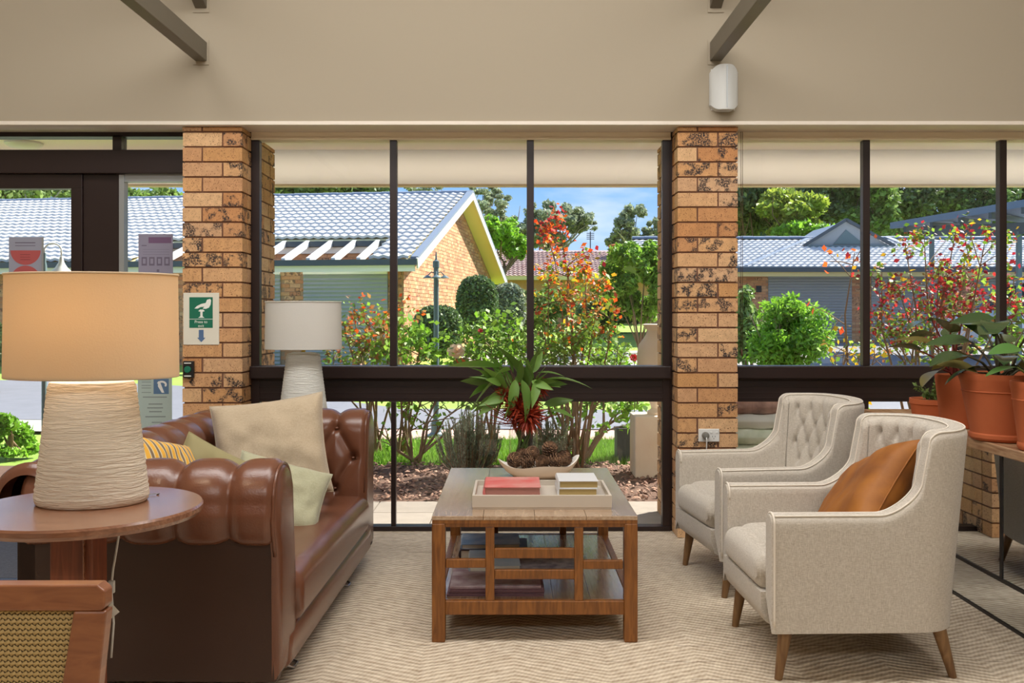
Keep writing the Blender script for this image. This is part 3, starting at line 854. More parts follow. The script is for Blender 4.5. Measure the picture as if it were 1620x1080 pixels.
# walls: mortar body + bricks
gl0 = hp(.42, .5); G_LEN = 11.6
b = MB(); hz = lambda t: 2.44 + PITCH * min(t + .5, 12.1 - t) - .10
pts = [hp(.42, .5, 0), hp(.42, 12.1, 0), hp(.42, 12.1, hz(11.6)), hp(.42, 6.3, hz(5.8)), hp(.42, .5, hz(0))]
pts2 = [p + Uh * .2 for p in pts]; n_ = 5
b.add(pts + pts2, [tuple(range(5)), tuple(range(5, 10))[::-1]] + [(i, 5 + i, 5 + (i + 1) % 5, (i + 1) % 5) for i in range(5)])
pts = [hp(.44, .5, 0), hp(LH - .5, .5, 0), hp(LH - .5, .5, 2.3), hp(.44, .5, 2.3)]
pts2 = [p + Vh * .2 for p in pts]
b.add(pts + pts2, [(0, 1, 2, 3), (7, 6, 5, 4)] + [(i, 4 + i, 4 + (i + 1) % 4, (i + 1) % 4) for i in range(4)])
# back wall of the recess
pts = [hp(U_a - .2, 1.6, 2.2), hp(U_b + .2, 1.6, 2.2), hp(U_b + .2, 1.6, 2.86), hp(U_a - .2, 1.6, 2.86)]
pts2 = [p + Vh * .1 for p in pts]
b.add(pts + pts2, [(0, 1, 2, 3), (7, 6, 5, 4)] + [(i, 4 + i, 4 + (i + 1) % 4, (i + 1) % 4) for i in range(4)])
b.build('wall', M['house_mortar'], hl)
brick_face(hl, M['house_brick'], gl0, Vh, -Uh, G_LEN, lambda u: hz(u) - .02, base=.25, limit=300, near=lambda c: (c - hp(.42, 2.0, 2.3)).length)
brick_face(hl, M['house_brick'], hp(U_b + .1, 1.6, 0), -Uh, -Vh, U_b - U_a, lambda u: 2.84, base=2.25, limit=0)
# garage doors: px 480-615 and its neighbour left
def u_at(px, v):
    t = (px - VX) / F; p0 = hp(0, v); return (p0.x - t * p0.y) / (t * Uh.y - Uh.x)
gA, gB = u_at(613, .45), u_at(480, .45); gC, gD = u_at(443, .45), u_at(300, .45)
doors = [(gA, gB), (gC, gD)]
brick_face(hl, M['house_brick'], hp(16.0, .5, 0), -Uh, -Vh, 15.55, lambda u: 2.29, base=.25, limit=0,
           skip=lambda u, z: any(a < 16.0 - u < c for a, c in doors) and z < 2.17)
for (a, c) in doors:
    roller(hl, hp(c, .46, 0), -Uh, -Vh, c - a, .2, 2.17)
    bar(hl, 'door_frame', hp(c, .44, 2.19), hp(a, .44, 2.19), .06, .05, M['eave_paint'])
bar(hl, 'downpipe', hp(.60, .42, .2), hp(.60, .42, 2.3), .07, .09, M['barge_board'])
# projecting roof of the same house at far left: lower hip behind the door
# ---- right house: garages, hip roof with gablet
hr = empty('house', (0, 0, 0), label='brick double-garage house with grey hip roof and gablet, at right outside', cat='house')
YR = 28.6; ez = Z(425, YR); RX0, RX1 = 4.2, 19.0; PR2 = .28; rd = (Z(378, 33) - ez) / (33 - YR); RUN = 4.4
b = deck_poly([V3(RX0, YR, ez), V3(RX1, YR, ez), V3(RX1, YR + RUN, ez + rd * RUN), V3(RX0, YR + RUN, ez + rd * RUN)])
q = deck_poly([V3(RX0, YR + RUN, ez + rd * RUN), V3(RX1, YR + RUN, ez + rd * RUN), V3(RX1, YR + 2 * RUN, ez), V3(RX0, YR + 2 * RUN, ez)]); b.add(q.v, q.f)
b.build('roof_deck', M['gutter'], hr)
Sr = V3(0, 1, rd).normalized(); Nr = V3(1, 0, 0).cross(Sr)
roof_slope(hr, M['roof_tile'], V3(RX0, YR, ez), V3(1, 0, 0), Sr, Nr, lambda u, s: True, RX1 - RX0, RUN * math.sqrt(1 + rd * rd) - .05, limit=300)
for i in range(35):
    o = bpy.data.objects.new('ridge_tile', rme); COL.objects.link(o); o.parent = hr
    o.matrix_local = Matrix.Translation((RX0 + i * .42, YR + RUN, ez + rd * RUN + .008 * (i % 2)))
bar(hr, 'gutter', V3(RX0, YR - .08, ez - .03), V3(RX1, YR - .08, ez - .03), .14, .14, M['gutter'])
bar(hr, 'fascia', V3(RX0, YR + .02, ez - .14), V3(RX1, YR + .02, ez - .14), .05, .18, M['soffit_cream'])
# hip lines
hx = X(1172, YR)
def roofp(px, s):
    y = YR + RUN * s; return V3(X(px, y), y, ez + rd * RUN * s + .06)
bar(hr, 'hip_tile', roofp(1178, .02), roofp(1280, .95), .20, .07, M['ridge_tile'])
bar(hr, 'hip_tile', roofp(1403, .99), roofp(1470, .40), .20, .07, M['ridge_tile'])
# gablet
gy = YR + 2.9; gx0, gx1, gxm = X(1275, gy), X(1410, gy), X(1338, gy); g0 = ez + rd * 2.9 + .05; g1 = Z(350, gy)
b = MB().prism([(gx0, g0), (gx1, g0), (gxm, g1)], 'y', gy, gy + .08)
b.build('gablet_panel', M['roller_door'], hr)
b = MB().prism([(gx0 + .9, g0 + .08), (gx1 - .9, g0 + .08), (gxm, g1 - .28)], 'y', gy - .03, gy); b.build('gablet_vent', M['lamp_post'], hr)
for (xa, xb) in ((gx0 - .1, gxm), (gx1 + .1, gxm)):
    bar(hr, 'barge_board', V3(xa, gy - .04, g0 + .02), V3(xb, gy - .04, g1 + .05), .10, .10, M['gutter'])
b = MB().add([(gx0, gy, g0), (gxm, gy, g1), (gxm, gy + 3.4, g1), (gx0, gy + 3.4, g0), (gx1, gy, g0), (gx1, gy + 3.4, g0)], [(0, 1, 2, 3), (1, 4, 5, 2)])
b.build('gablet_roof', M['ridge_tile'], hr)
bar(hr, 'flashing', V3(gx0, gy - .08, g0 + .01), V3(gx1, gy - .08, g0 + .01), .2, .05, M['lamp_post'])
yw = YR + .6; gzr = gz(yw)
b = MB().box(RX0 + .4, RX1 - .4, yw, yw + .2, 0.0, ez - .1); b.build('wall', M['house_mortar'], hr)
rd_doors = [(X(1215, yw), X(1347, yw)), (X(1378, yw), X(1512, yw)), (X(1540, yw), X(1700, yw))]
brick_face(hr, M['house_brick'], V3(RX0 + .4, yw, 0), V3(1, 0, 0), V3(0, -1, 0), RX1 - RX0 - .8, lambda u: ez - .12, base=gzr, limit=0,
           skip=lambda u, z: any(a < u + RX0 + .4 < c for a, c in rd_doors) and z < Z(433, yw))
for a, c in rd_doors:
    roller(hr, V3(a, yw + .02 - .04, 0), V3(1, 0, 0), V3(0, -1, 0), c - a, gzr, Z(433, yw))
MB().box(X(1196, yw), X(1204, yw), yw - .05, yw, Z(462, yw), Z(452, yw)).build('number_plate', M['black'], hr)
# ---- back house with red tiles, in the centre
hb = empty('house', (0, 0, 0), label='distant house with reddish tiled roof behind the roses, in the middle', cat='house')
YB = 44.0; bx0, bx1 = X(782, YB), X(1075, YB); bez = Z(438, YB); brun = 5.0; bt = Z(396, YB + brun); brd = (bt - bez) / brun
b = deck_poly([V3(bx0, YB, bez), V3(bx1, YB, bez), V3(bx1, YB + brun, bt), V3(bx0, YB + brun, bt)])
q = deck_poly([V3(bx0, YB + brun, bt), V3(bx1, YB + brun, bt), V3(bx1, YB + 2 * brun, bez), V3(bx0, YB + 2 * brun, bez)]); b.add(q.v, q.f)
b.build('roof_deck', M['roof_tile_red'], hb)
Sb = V3(0, 1, brd).normalized()
roof_slope(hb, M['roof_tile_red'], V3(bx0, YB, bez), V3(1, 0, 0), Sb, V3(1, 0, 0).cross(Sb), lambda u, s: True, bx1 - bx0, brun * math.sqrt(1 + brd ** 2), limit=0)
bar(hb, 'gutter', V3(bx0, YB - .1, bez - .05), V3(bx1, YB - .1, bez - .05), .16, .18, M['soffit_cream'])
MB().box(bx0 + .5, bx1 - .5, YB + .6, YB + 9, 0, bez).build('wall', M['house_brick'], hb)
MB().lathe([(.28, -.3), (.28, .35), (.18, .4), (.30, .5), (.30, .62), (.05, .66)], (X(972, YB + 3.6), YB + 3.6, bez + brd * 3.6), 12).build('roof_vent', M['terracotta'], hb)
for (a, c, s0, s1) in ((978, 1030, .15, .55), (994, 1010, .62, .95)):
    y0, y1 = YB + brun * s0, YB + brun * s1
    q = deck_poly([V3(X(a, y0), y0, bez + brd * (y0 - YB) + .2), V3(X(c, y0), y0, bez + brd * (y0 - YB) + .2), V3(X(c, y1), y1, bez + brd * (y1 - YB) + .2), V3(X(a, y1), y1, bez + brd * (y1 - YB) + .2)])
    q.build('solar_panel', M['white_paint'], hb)
an = MB().tube([P(934, 398, 49), P(934, 366, 49)], .03, 5)
for i in range(4): an.tube([P(928, 369 + i * 3, 49), P(940, 369 + i * 3, 49)], .02, 4)
an.build('antenna', M['gutter'], hb)

# ================================================================ TREES AND SHRUBS
def tree(label, base, trunk_h, crowns, leaf, nleaf, fm, bark='bark', tr=.16, blob=.35, nblob=26, seed=1, aspect=.5, cat='tree', group=None, name='tree', up=.3, branches=5, fill=.35):
    """crowns: list of (centre, radii) in world space; base: foot of the trunk"""
    base = Vector(base)
    t = empty(name, base, label=label, cat=cat, group=group)
    g = np.random.default_rng(seed)
    b = MB(); top = Vector((0, 0, trunk_h))
    def wob(p, q, n, k):
        out = []
        for i in range(n + 1):
            s = i / n; w = math.sin(s * PI) * k
            out.append(p.lerp(q, s) + Vector((g.normal() * w, g.normal() * w, 0)))
        return out
    b.tube(wob(Vector((0, 0, -.1)), top, 5, tr * .5), [tr * (1.15 - .5 * i / 5) for i in range(6)], 7)
    for (c, r) in crowns:
        for k in range(branches):
            e_ = Vector(c) - base + Vector((g.normal() * r[0] * .45, g.normal() * r[1] * .4, g.normal() * r[2] * .35))
            s0 = top * g.uniform(.6, 1.0)
            b.tube(wob(s0, e_, 4, .10 * (e_ - s0).length), [tr * .5 * (1 - .8 * i / 4) for i in range(5)], 5, cap=False)
    b.build('trunk', M[bark], t, smooth=True)
    tot = sum(r[0] * r[2] for _, r in crowns)
    Vs = []
    for i, (c, r) in enumerate(crowns):
        k = max(20, int(nleaf * r[0] * r[2] / tot))
        pts = crown_pts(np.array(c) - np.array(base), r, max(6, int(nblob)), k, blob, seed * 31 + i, fill=fill)
        Vs.append(leaves_at(pts, leaf, up, aspect))
    o = link('foliage', np_mesh('foliage', np.concatenate(Vs), 4, M[fm]), t, kind='stuff')
    return t
def tpx(px, Y): return (X(px, Y), Y, gz(Y))
def crown(x0, x1, y0, y1, Y, dy=None):
    cx, cz = (X(x0, Y) + X(x1, Y)) / 2, (Z(y0, Y) + Z(y1, Y)) / 2
    rx, rz = abs(X(x1, Y) - X(x0, Y)) / 2, abs(Z(y1, Y) - Z(y0, Y)) / 2
    return ((cx, Y, cz), (rx, dy or rx, rz))

# far trees
BACK = 'trees behind the houses'
tree('dark evergreen tree behind the grey tiled roof, left part of the middle window', tpx(500, 44), 4, [crown(415, 560, 250, 345, 44, 3), crown(500, 632, 262, 340, 46, 3)], .34, 11000, 'fol_hedge', seed=2, group=BACK, nblob=40)
tree('grey-green gum tree above the roof peak, with bare forked branches', tpx(770, 50), 4.5, [crown(725, 800, 286, 330, 50, 2), crown(745, 826, 300, 372, 50, 2.5), crown(640, 705, 290, 310, 50, 2)], .22, 8000, 'fol_euca', 'bark_pale', seed=3, group=BACK, blob=.22, nblob=22, branches=7)
tree('bright green leafy tree right of the gable roof', tpx(795, 40), 2.5, [crown(752, 818, 335, 402, 40, 1.6), crown(792, 838, 356, 415, 41, 1.4)], .24, 9000, 'fol_bright', seed=4, group=BACK, blob=.28, nblob=44)
tree('tall pale gum tree with a spreading crown behind the red roof', tpx(868, 62), 4, [crown(825, 905, 306, 392, 62, 4), crown(880, 938, 318, 372, 62, 3), crown(812, 870, 345, 400, 61, 3), crown(900, 946, 340, 368, 62, 2)], .26, 20000, 'fol_euca', 'bark_pale', seed=5, group=BACK, blob=.26, nblob=34, branches=6)
tree('airy gum tree at the right edge of the middle window', tpx(1000, 60), 4, [crown(970, 1030, 318, 395, 60, 3), crown(952, 1000, 358, 400, 60, 3), crown(1015, 1062, 335, 400, 60, 3)], .26, 14000, 'fol_euca', 'bark_pale', seed=6, group=BACK, blob=.25, nblob=30)
tree('dark tree behind the roof seen through the sidelight, left of the brick pillar', tpx(215, 46), 3, [crown(150, 232, 290, 335, 46, 3), crown(225, 300, 300, 335, 47, 3)], .38, 4200, 'fol_mid', seed=7, group=BACK)
tree('pale-trunked gum trees showing above the roof at the far left', tpx(25, 46), 4, [crown(-30, 40, 285, 340, 46, 3), crown(60, 122, 292, 330, 47, 3)], .38, 4200, 'fol_mid', 'bark_pale', tr=.35, seed=8, group=BACK)
WOOD = 'wooded slope behind the right-hand house'
for i, (x0, x1, y0, y1, Y, fm, lab) in enumerate([
    (1130, 1260, 262, 385, 52, 'fol_dark', 'dark woodland tree just right of the outlet pillar, above the roof'),
    (1195, 1300, 298, 380, 49, 'fol_yellow', 'yellow-green tree glowing in front of the dark woodland'),
    (1255, 1330, 262, 385, 54, 'fol_dark', 'dark woodland tree behind the yellow-green tree'),
    (1232, 1300, 345, 392, 47, 'fol_bright', 'low lime-green tree left of the roof gablet'),
    (1310, 1420, 250, 385, 53, 'fol_mid', 'mid-green woodland tree behind the gablet and mullion'),
    (1395, 1500, 245, 390, 55, 'fol_dark', 'dark woodland tree above the carport edge'),
    (1480, 1590, 250, 395, 54, 'fol_hedge', 'darkest woodland tree behind the carport roof'),
    (1560, 1700, 255, 395, 56, 'fol_dark', 'dark woodland tree at the right edge of the frame')]):
    tree(lab, tpx((x0 + x1) / 2, Y), 3, [crown(x0, x1, y0, y1, Y, 3)], .34, 8500, fm, seed=20 + i, group=WOOD, blob=.42, nblob=34)
# wooded backdrop hill so that no horizon shows between the trunks
b = MB(); hx_ = np.linspace(-70, 90, 40)
A = np.array([[[x, 64, 1.0], [x, 66, 1.27 + (66 / F) * (78 if -5 < x < 12 else (150 if x > 12 else 120)) * (1 + .12 * math.sin(x * .5) + .07 * math.sin(x * 1.7))], [x, 75, 1.0]] for x in hx_])
MB().grid(A).build('hills', mat('hill_green', (70, 90, 56), .95, var=.8, nscale=1.2, rgb2=(36, 52, 30), bump=.8, bscale=3), kind='structure', label='wooded hillside beyond the houses')

# clipped shrubs and hedges
def ball(label, x0, x1, y0, y1, Y, fm, n, leaf=.07, seed=1, cat='shrub', group=None, base_z=None):
    c, r = crown(x0, x1, y0, y1, Y)
    t = empty('clipped_shrub', (c[0], c[1], gz(Y)), label=label, cat=cat, group=group)
    co = MB(); g = np.random.default_rng(seed)
    prof_ = [(max(.001, math.sin(a)) * .86, -math.cos(a) * .86) for a in np.linspace(0, PI, 12)]
    co.lathe([(p[0] * r[0], p[1] * r[2]) for p in prof_], (0, 0, c[2] - gz(Y)), 18)
    co.tube([(0, 0, 0), (0, 0, c[2] - gz(Y))], .05, 6)
    co.build('branch_mass', M['fol_hedge'], t, smooth=True)
    d = g.normal(size=(n, 3)); d /= np.linalg.norm(d, axis=1, keepdims=True)
    d = np.sign(d) * np.abs(d) ** .85
    d *= g.uniform(.84, 1.02, (n, 1))
    pts = d * np.array(r) + np.array([0, 0, c[2] - gz(Y)])
    link('foliage', np_mesh('foliage', leaves_at(pts, leaf, .4, .6), 4, M[fm]), t, kind='stuff')
    return t
ball('tall clipped round dark-green shrub against the gable wall', 722, 788, 436, 530, 18.5, 'fol_hedge', 7000, .08, 1, group='clipped shrubs by the gable wall')
ball('lower clipped shrub behind the green lamp post', 652, 732, 483, 566, 16.0, 'fol_hedge', 6500, .07, 2, group='clipped shrubs by the gable wall')
ball('grey-green shrub between the clipped shrub and the right mullion', 778, 832, 448, 525, 21, 'fol_grey', 4500, .09, 3, group='clipped shrubs by the gable wall')
def bush(label, x0, x1, y0, y1, Y, fm, n, leaf, seed, nblob=18, blob=.4, aspect=.5, name='garden_shrub', stems=7, group=None, up=.2):
    c, r = crown(x0, x1, y0, y1, Y); b0 = Vector((c[0], Y, gz(Y)))
    t = empty(name, b0, label=label, cat='shrub', group=group)
    g = np.random.default_rng(seed); b = MB()
    for k in range(stems):
        e_ = Vector((g.normal() * r[0] * .5, g.normal() * r[1] * .4, c[2] - b0.z + g.uniform(-.3, .6) * r[2]))
        b.tube([(g.normal() * .05, g.normal() * .05, 0), (e_.x * .4, e_.y * .4, e_.z * .5), e_], [.018, .013, .005], 5)
    b.build('stems', M['rose_cane'], t, smooth=True)
    pts = crown_pts((0, 0, c[2] - b0.z), r, nblob, n, blob, seed)
    pts = pts[pts[:, 2] > 0.02]
    link('foliage', np_mesh('foliage', leaves_at(pts, leaf, up, aspect), 4, M[fm]), t, kind='stuff')
    return t
bush('rounded yellow-green bush in front of the right-hand garage door', 1180, 1308, 464, 610, 13, 'fol_bright', 12000, .085, 4, aspect=.4, nblob=46, blob=.42)
bush('taller green shrub hugging the outlet pillar outside', 1150, 1222, 432, 590, 14.5, 'fol_mid', 4200, .11, 5)
bush('leafy light-green shrub at the right of the middle window', 948, 1075, 374, 522, 24, 'fol_rose', 15000, .15, 6, nblob=52, stems=9, blob=.26, aspect=.45)
bush('low dark hedge at the far edge of the lawn', 905, 1010, 470, 520, 36, 'fol_hedge', 5000, .22, 7, nblob=26, blob=.5)
bush('green hedge behind the orange-leaved rose', 800, 905, 452, 530, 30, 'fol_mid', 4500, .2, 8, nblob=26)
bush('light-green leafy shrub beside the door, at far left outside', -30, 66, 646, 735, 8.6, 'fol_bright', 2600, .06, 9, blob=.32)
bush('green shrub beyond the drive behind the lamp shade', -30, 14, 500, 590, 15, 'fol_dark', 1500, .08, 10)
bush('small bright clump growing on the grass strip, left', 606, 660, 690, 738, 8.9, 'fol_bright', 900, .07, 11, name='garden_plant', stems=3)
# rosemary: upright grey needles
def rosemary(label, px, py0, py1, Y, rw, n, seed):
    b0 = Vector((X(px, Y), Y, 0)); H = Z(py0, Y)
    t = empty('rosemary_bush', b0, label=label, cat='shrub')
    g = np.random.default_rng(seed); b = MB(); Vs = []
    for k in range(n):
        a = g.uniform(0, 2 * PI); sp = g.uniform(.1, 1) * rw; hh = H * g.uniform(.55, 1.02) * (1 - .25 * (sp / rw) ** 2)
        p0 = np.array([math.cos(a) * sp * .35, math.sin(a) * sp * .35, 0]); p2 = np.array([math.cos(a) * sp, math.sin(a) * sp * .8, hh]); p1 = (p0 + p2) / 2 + np.array([math.cos(a) * sp * .18, 0, -.02])
        b.tube([p0, p1, p2], [.004, .003, .002], 4, cap=False)
        m_ = 80; s = g.uniform(.25, 1, m_)[:, None]
        q = (1 - s) ** 2 * p0 + 2 * s * (1 - s) * p1 + s * s * p2
        D = (p2 - p0)[None, :] / np.linalg.norm(p2 - p0) + g.normal(size=(m_, 3)) * .45
        L = g.uniform(.022, .036, m_)[:, None]; D /= np.linalg.norm(D, axis=1, keepdims=True)
        sd = np.cross(D, g.normal(size=(m_, 3))); sd /= np.linalg.norm(sd, axis=1, keepdims=True)
        Vs.append(np.stack([q - sd * .004, q + sd * .004, q + D * L], 1).reshape(-1, 3))
    b.build('stems', M['rose_cane'], t)
    link('foliage', np_mesh('foliage', np.concatenate(Vs), 3, M['fol_grey']), t, kind='stuff')
rosemary('spiky grey-green rosemary bush behind the coffee table, left', 742, 648, 745, 7.5, .27, 170, 1)
rosemary('rosemary bush seen through the glass vase', 868, 655, 745, 7.7, .20, 110, 2)

# roses
def bloom(parent, p, r, rgbm, seed, name='bloom'):
    g = np.random.default_rng(seed); b = MB()
    for ring, (n, rad, tilt) in enumerate([(5, .30, 1.25), (5, .55, .95), (6, .8, .6), (7, 1.0, .2)]):
        for k in range(n):
            a = k * 2 * PI / n + ring; w = r * rad * .42
            d = Vector((math.cos(a), math.sin(a), 0)); s = Vector((-math.sin(a), math.cos(a), 0))
            c0 = Vector(p) + d * r * .08; c1 = Vector(p) + d * r * rad * math.cos(tilt) + Vector((0, 0, r * rad * math.sin(tilt)))
            mid = c0.lerp(c1, .6)
            b.add([c0, mid + s * w, c1 + s * w * .5 + Vector((0, 0, -r * .06)), c1 - s * w * .5 + Vector((0, 0, -r * .06)), mid - s * w], [(0, 1, 2, 3, 4)])
    R = Matrix.Rotation(.9, 4, 'X')
    c = Vector(p)
    b.v = [tuple(c + R @ (Vector(v) - c)) for v in b.v]
    return b.build(name, rgbm, parent, fix=False)
def rose(label, px, Y, foot_spread, tips, mats_by_height, nleaf, leaf, seed, blooms=(), cat='shrub', cane='rose_cane', r0=.014, foot=0.0):
    """canes rising to tips (px,py); leaf clusters along the upper canes, their colour by height"""
    g = np.random.default_rng(seed); b0 = Vector((X(px, Y), Y, gz(Y) if Y > 13 else 0))
    t = empty('rose_bush', b0, label=label, cat=cat); b = MB(); pts = []; W = {}
    for i, (tx, ty) in enumerate(tips):
        Yi = Y + g.uniform(-.25, .25)
        tip = Vector((X(tx, Yi), Yi, Z(ty, Yi))) - b0
        st = Vector((g.uniform(-1, 1) * foot_spread, g.uniform(-1, 1) * .08, 0))
        m1 = st.lerp(tip, .35) + Vector((g.normal() * .05, g.normal() * .05, .06)); m2 = st.lerp(tip, .7) + Vector((g.normal() * .05, g.normal() * .05, .03))
        path = [st, m1, m2, tip]
        b.tube(path, [r0, r0 * .75, r0 * .5, r0 * .22], 6, cap=False)
        segs = [(m1, m2, 0), (m2, tip, 1)]
        for k in range(7):
            s = g.uniform(.15, 1); seg_ = segs[1] if g.random() < .6 else segs[0]
            q = seg_[0].lerp(seg_[1], s); e_ = q + Vector((g.normal() * .13, g.normal() * .12, abs(g.normal()) * .12))
            b.tube([q, q.lerp(e_, .5) + Vector((0, 0, .01)), e_], [r0 * .35, r0 * .28, r0 * .15], 4, cap=False)
            nn = max(3, nleaf // (len(tips) * 7)); 
            C_ = np.array(e_) + g.normal(size=(nn, 3)) * np.array([.045, .045, .04])
            pts.append(C_)
        nn = max(4, nleaf // (len(tips) * 4))
        pts.append(np.array(tip) + g.normal(size=(nn, 3)) * np.array([.045, .04, .06]))
    b.build('canes', M[cane], t, smooth=True)
    pts = np.concatenate(pts)
    zz = pts[:, 2] + b0.z + g.normal(size=len(pts)) * .12
    lo = 0
    for j, (zmax, mm) in enumerate(mats_by_height):
        sel = (zz >= (mats_by_height[j - 1][0] if j else -9)) & (zz < zmax)
        if sel.sum() > 3:
            names = mm if isinstance(mm, (list, tuple)) else [mm]
            w = g.integers(0, len(names), sel.sum())
            for k, nm in enumerate(names):
                s2 = pts[sel][w == k]
                if len(s2) > 2: link('foliage', np_mesh('foliage', leaves_at(s2, leaf, .5, .72), 4, M[nm]), t, kind='stuff')
    for (bx, by, r, nm) in blooms:
        Yi = Y - .15; p = Vector((X(bx, Yi), Yi, Z(by, Yi))) - b0
        bl = bloom(t, p, r * 1.1, M[nm], int(bx))
        stb = MB().tube([p + Vector((0, 0, -.005)), p + Vector((.02, .05, -.22)), p + Vector((.01, .08, -.5))], [.003, .003, .004], 4); stb.build('bloom_stem', M['stem_green'], t)
    return t
mat('petal_peach', (255, 236, 214), .6, var=.5, nscale=14, rgb2=(250, 180, 110), transl=.5)
mat('petal_pink', (232, 120, 120), .6, transl=.3)
mat('petal_red', (220, 60, 60), .6, transl=.3)
mat('petal_orange', (244, 120, 50), .6, transl=.3)
Ya = 7.9
rose('tall rose with orange and gold new leaves, in the middle window right of the mullion', 905, Ya, .08,
     [(884, 352), (876, 400), (898, 420), (868, 455), (905, 470), (925, 430), (948, 452), (930, 520), (860, 500), (915, 540), (972, 500), (885, 560), (855, 560), (990, 555)],
     [(1.15, ['fol_rose', 'fol_rose', 'fol_mid', 'fol_rose']), (1.55, ['fol_rose', 'fol_rose', 'fol_gold', 'fol_orange', 'fol_pinkgreen', 'fol_mid']), (1.78, ['fol_gold', 'fol_orange', 'fol_rose', 'fol_gold']), (9, ['fol_orange', 'fol_red', 'fol_orange'])], 2200, .046, 41,
     blooms=[(1003, 566, .035, 'petal_red'), (975, 492, .03, 'petal_orange'), (962, 455, .03, 'petal_orange')])
rose('rose with thick brown canes and green leaves, behind the table right of the vase', 925, 8.3, .04,
     [(985, 590), (905, 600), (960, 560), (1000, 640), (875, 640), (935, 590), (1010, 610)],
     [(1.0, ['fol_rose', 'fol_bright']), (9, ['fol_rose', 'fol_mid'])], 800, .062, 42, r0=.018)
rose('rose with dark red new leaves, outside beside the potted plants', 1470, 7.6, .10,
     [(1432, 388), (1462, 372), (1512, 366), (1560, 372), (1535, 408), (1485, 420), (1395, 430), (1420, 452), (1500, 445), (1545, 455), (1380, 498), (1405, 520), (1450, 500), (1525, 500), (1600, 470)],
     [(1.2, ['fol_rose', 'fol_pinkgreen', 'fol_rose']), (1.55, ['fol_rose', 'fol_red', 'fol_red', 'fol_pinkgreen', 'fol_red']), (9, ['fol_red', 'fol_red', 'fol_gold', 'fol_rose', 'fol_rose'])], 2100, .044, 43)
rose('rose with pinkish-orange new leaves in front of the left garage door', 590, 8.8, .08,
     [(545, 520), (560, 500), (583, 498), (600, 505), (612, 520), (572, 540), (596, 545), (528, 560), (640, 545)],
     [(.95, ['fol_pinkgreen', 'fol_rose', 'fol_rose']), (1.15, ['fol_rose', 'fol_pinkgreen', 'fol_pinkgreen']), (9, ['fol_pinkgreen', 'fol_orange', 'fol_rose'])], 1000, .05, 44)
rose('green-leaved rose left of the lamp post', 640, 8.6, .07,
     [(650, 515), (668, 530), (640, 540), (664, 555), (685, 560), (620, 560)],
     [(9, ['fol_rose', 'fol_bright'])], 560, .062, 45)
rose('green-leaved rose bearing the large pale peach bloom', 770, 8.4, .12,
     [(745, 520), (765, 505), (790, 512), (810, 505), (830, 520), (735, 545), (780, 540), (805, 545), (822, 550), (757, 560)],
     [(9, ['fol_rose', 'fol_bright', 'fol_rose', 'fol_mid'])], 1000, .058, 46, blooms=[(722, 556, .075, 'petal_peach'), (727, 574, .05, 'petal_orange'), (760, 523, .022, 'petal_red')])
rose('bare-branched rose stems beside the sofa, low in the middle window', 655, 8.2, .05,
     [(610, 690), (648, 640), (690, 650), (735, 640), (700, 600), (770, 650), (625, 600)],
     [(9, ['fol_rose'])], 60, .05, 47, r0=.016)
rose('small red-leaved rose shoots left of the window mullion at right', 1340, 8.0, .05,
     [(1342, 545), (1320, 560), (1352, 400), (1385, 560), (1360, 560)],
     [(1.3, ['fol_rose', 'fol_gold']), (9, ['fol_orange', 'fol_gold'])], 130, .055, 48)
rose('red-tipped shoots at the far right edge beyond the potted plants', 1608, 7.8, .06,
     [(1603, 440), (1612, 480), (1625, 500), (1600, 520), (1640, 470)],
     [(1.3, ['fol_rose', 'fol_bright']), (9, ['fol_red', 'fol_rose'])], 300, .06, 49)

# ================================================================ YARD THINGS
# green lamp post with four-armed head
Y0 = 10.0
lp = empty('lamp_post', (X(690, Y0), Y0, 0), label='slim grey-green garden lamp post seen through the middle window', cat='lamp post', group='garden lamp posts')
MB().lathe([(.075, 0), (.075, .03), (.055, .05), (.05, .16), (.03, .19)], (0, 0, 0), 16).build('base', M['lamp_post'], lp, smooth=40)
MB().box(-.10, .10, -.10, .10, 0, .02).build('base_plate', M['lamp_post'], lp)
MB().lathe([(.03, .15), (.026, Z(424, Y0)), (.035, Z(423, Y0)), (.035, Z(413, Y0)), (.012, Z(411, Y0)), (.004, Z(398, Y0))], (0, 0, 0), 12).build('pole', M['lamp_post'], lp, smooth=40)
for k in range(4):
    a = k * PI / 2 + .1
    ar = MB().tube([(0, 0, Z(432, Y0)), (math.cos(a) * .05, math.sin(a) * .05, Z(430, Y0)), (math.cos(a) * .09, math.sin(a) * .09, Z(436, Y0))], .006, 6)
    ar = ar.build('arm', M['lamp_post'], lp)
    MB().lathe([(.008, .02), (.02, .012), (.05, -.008), (.048, -.012)], (math.cos(a) * .09, math.sin(a) * .09, Z(438, Y0)), 12).build('shade', M['lamp_post'], lp, smooth=40)
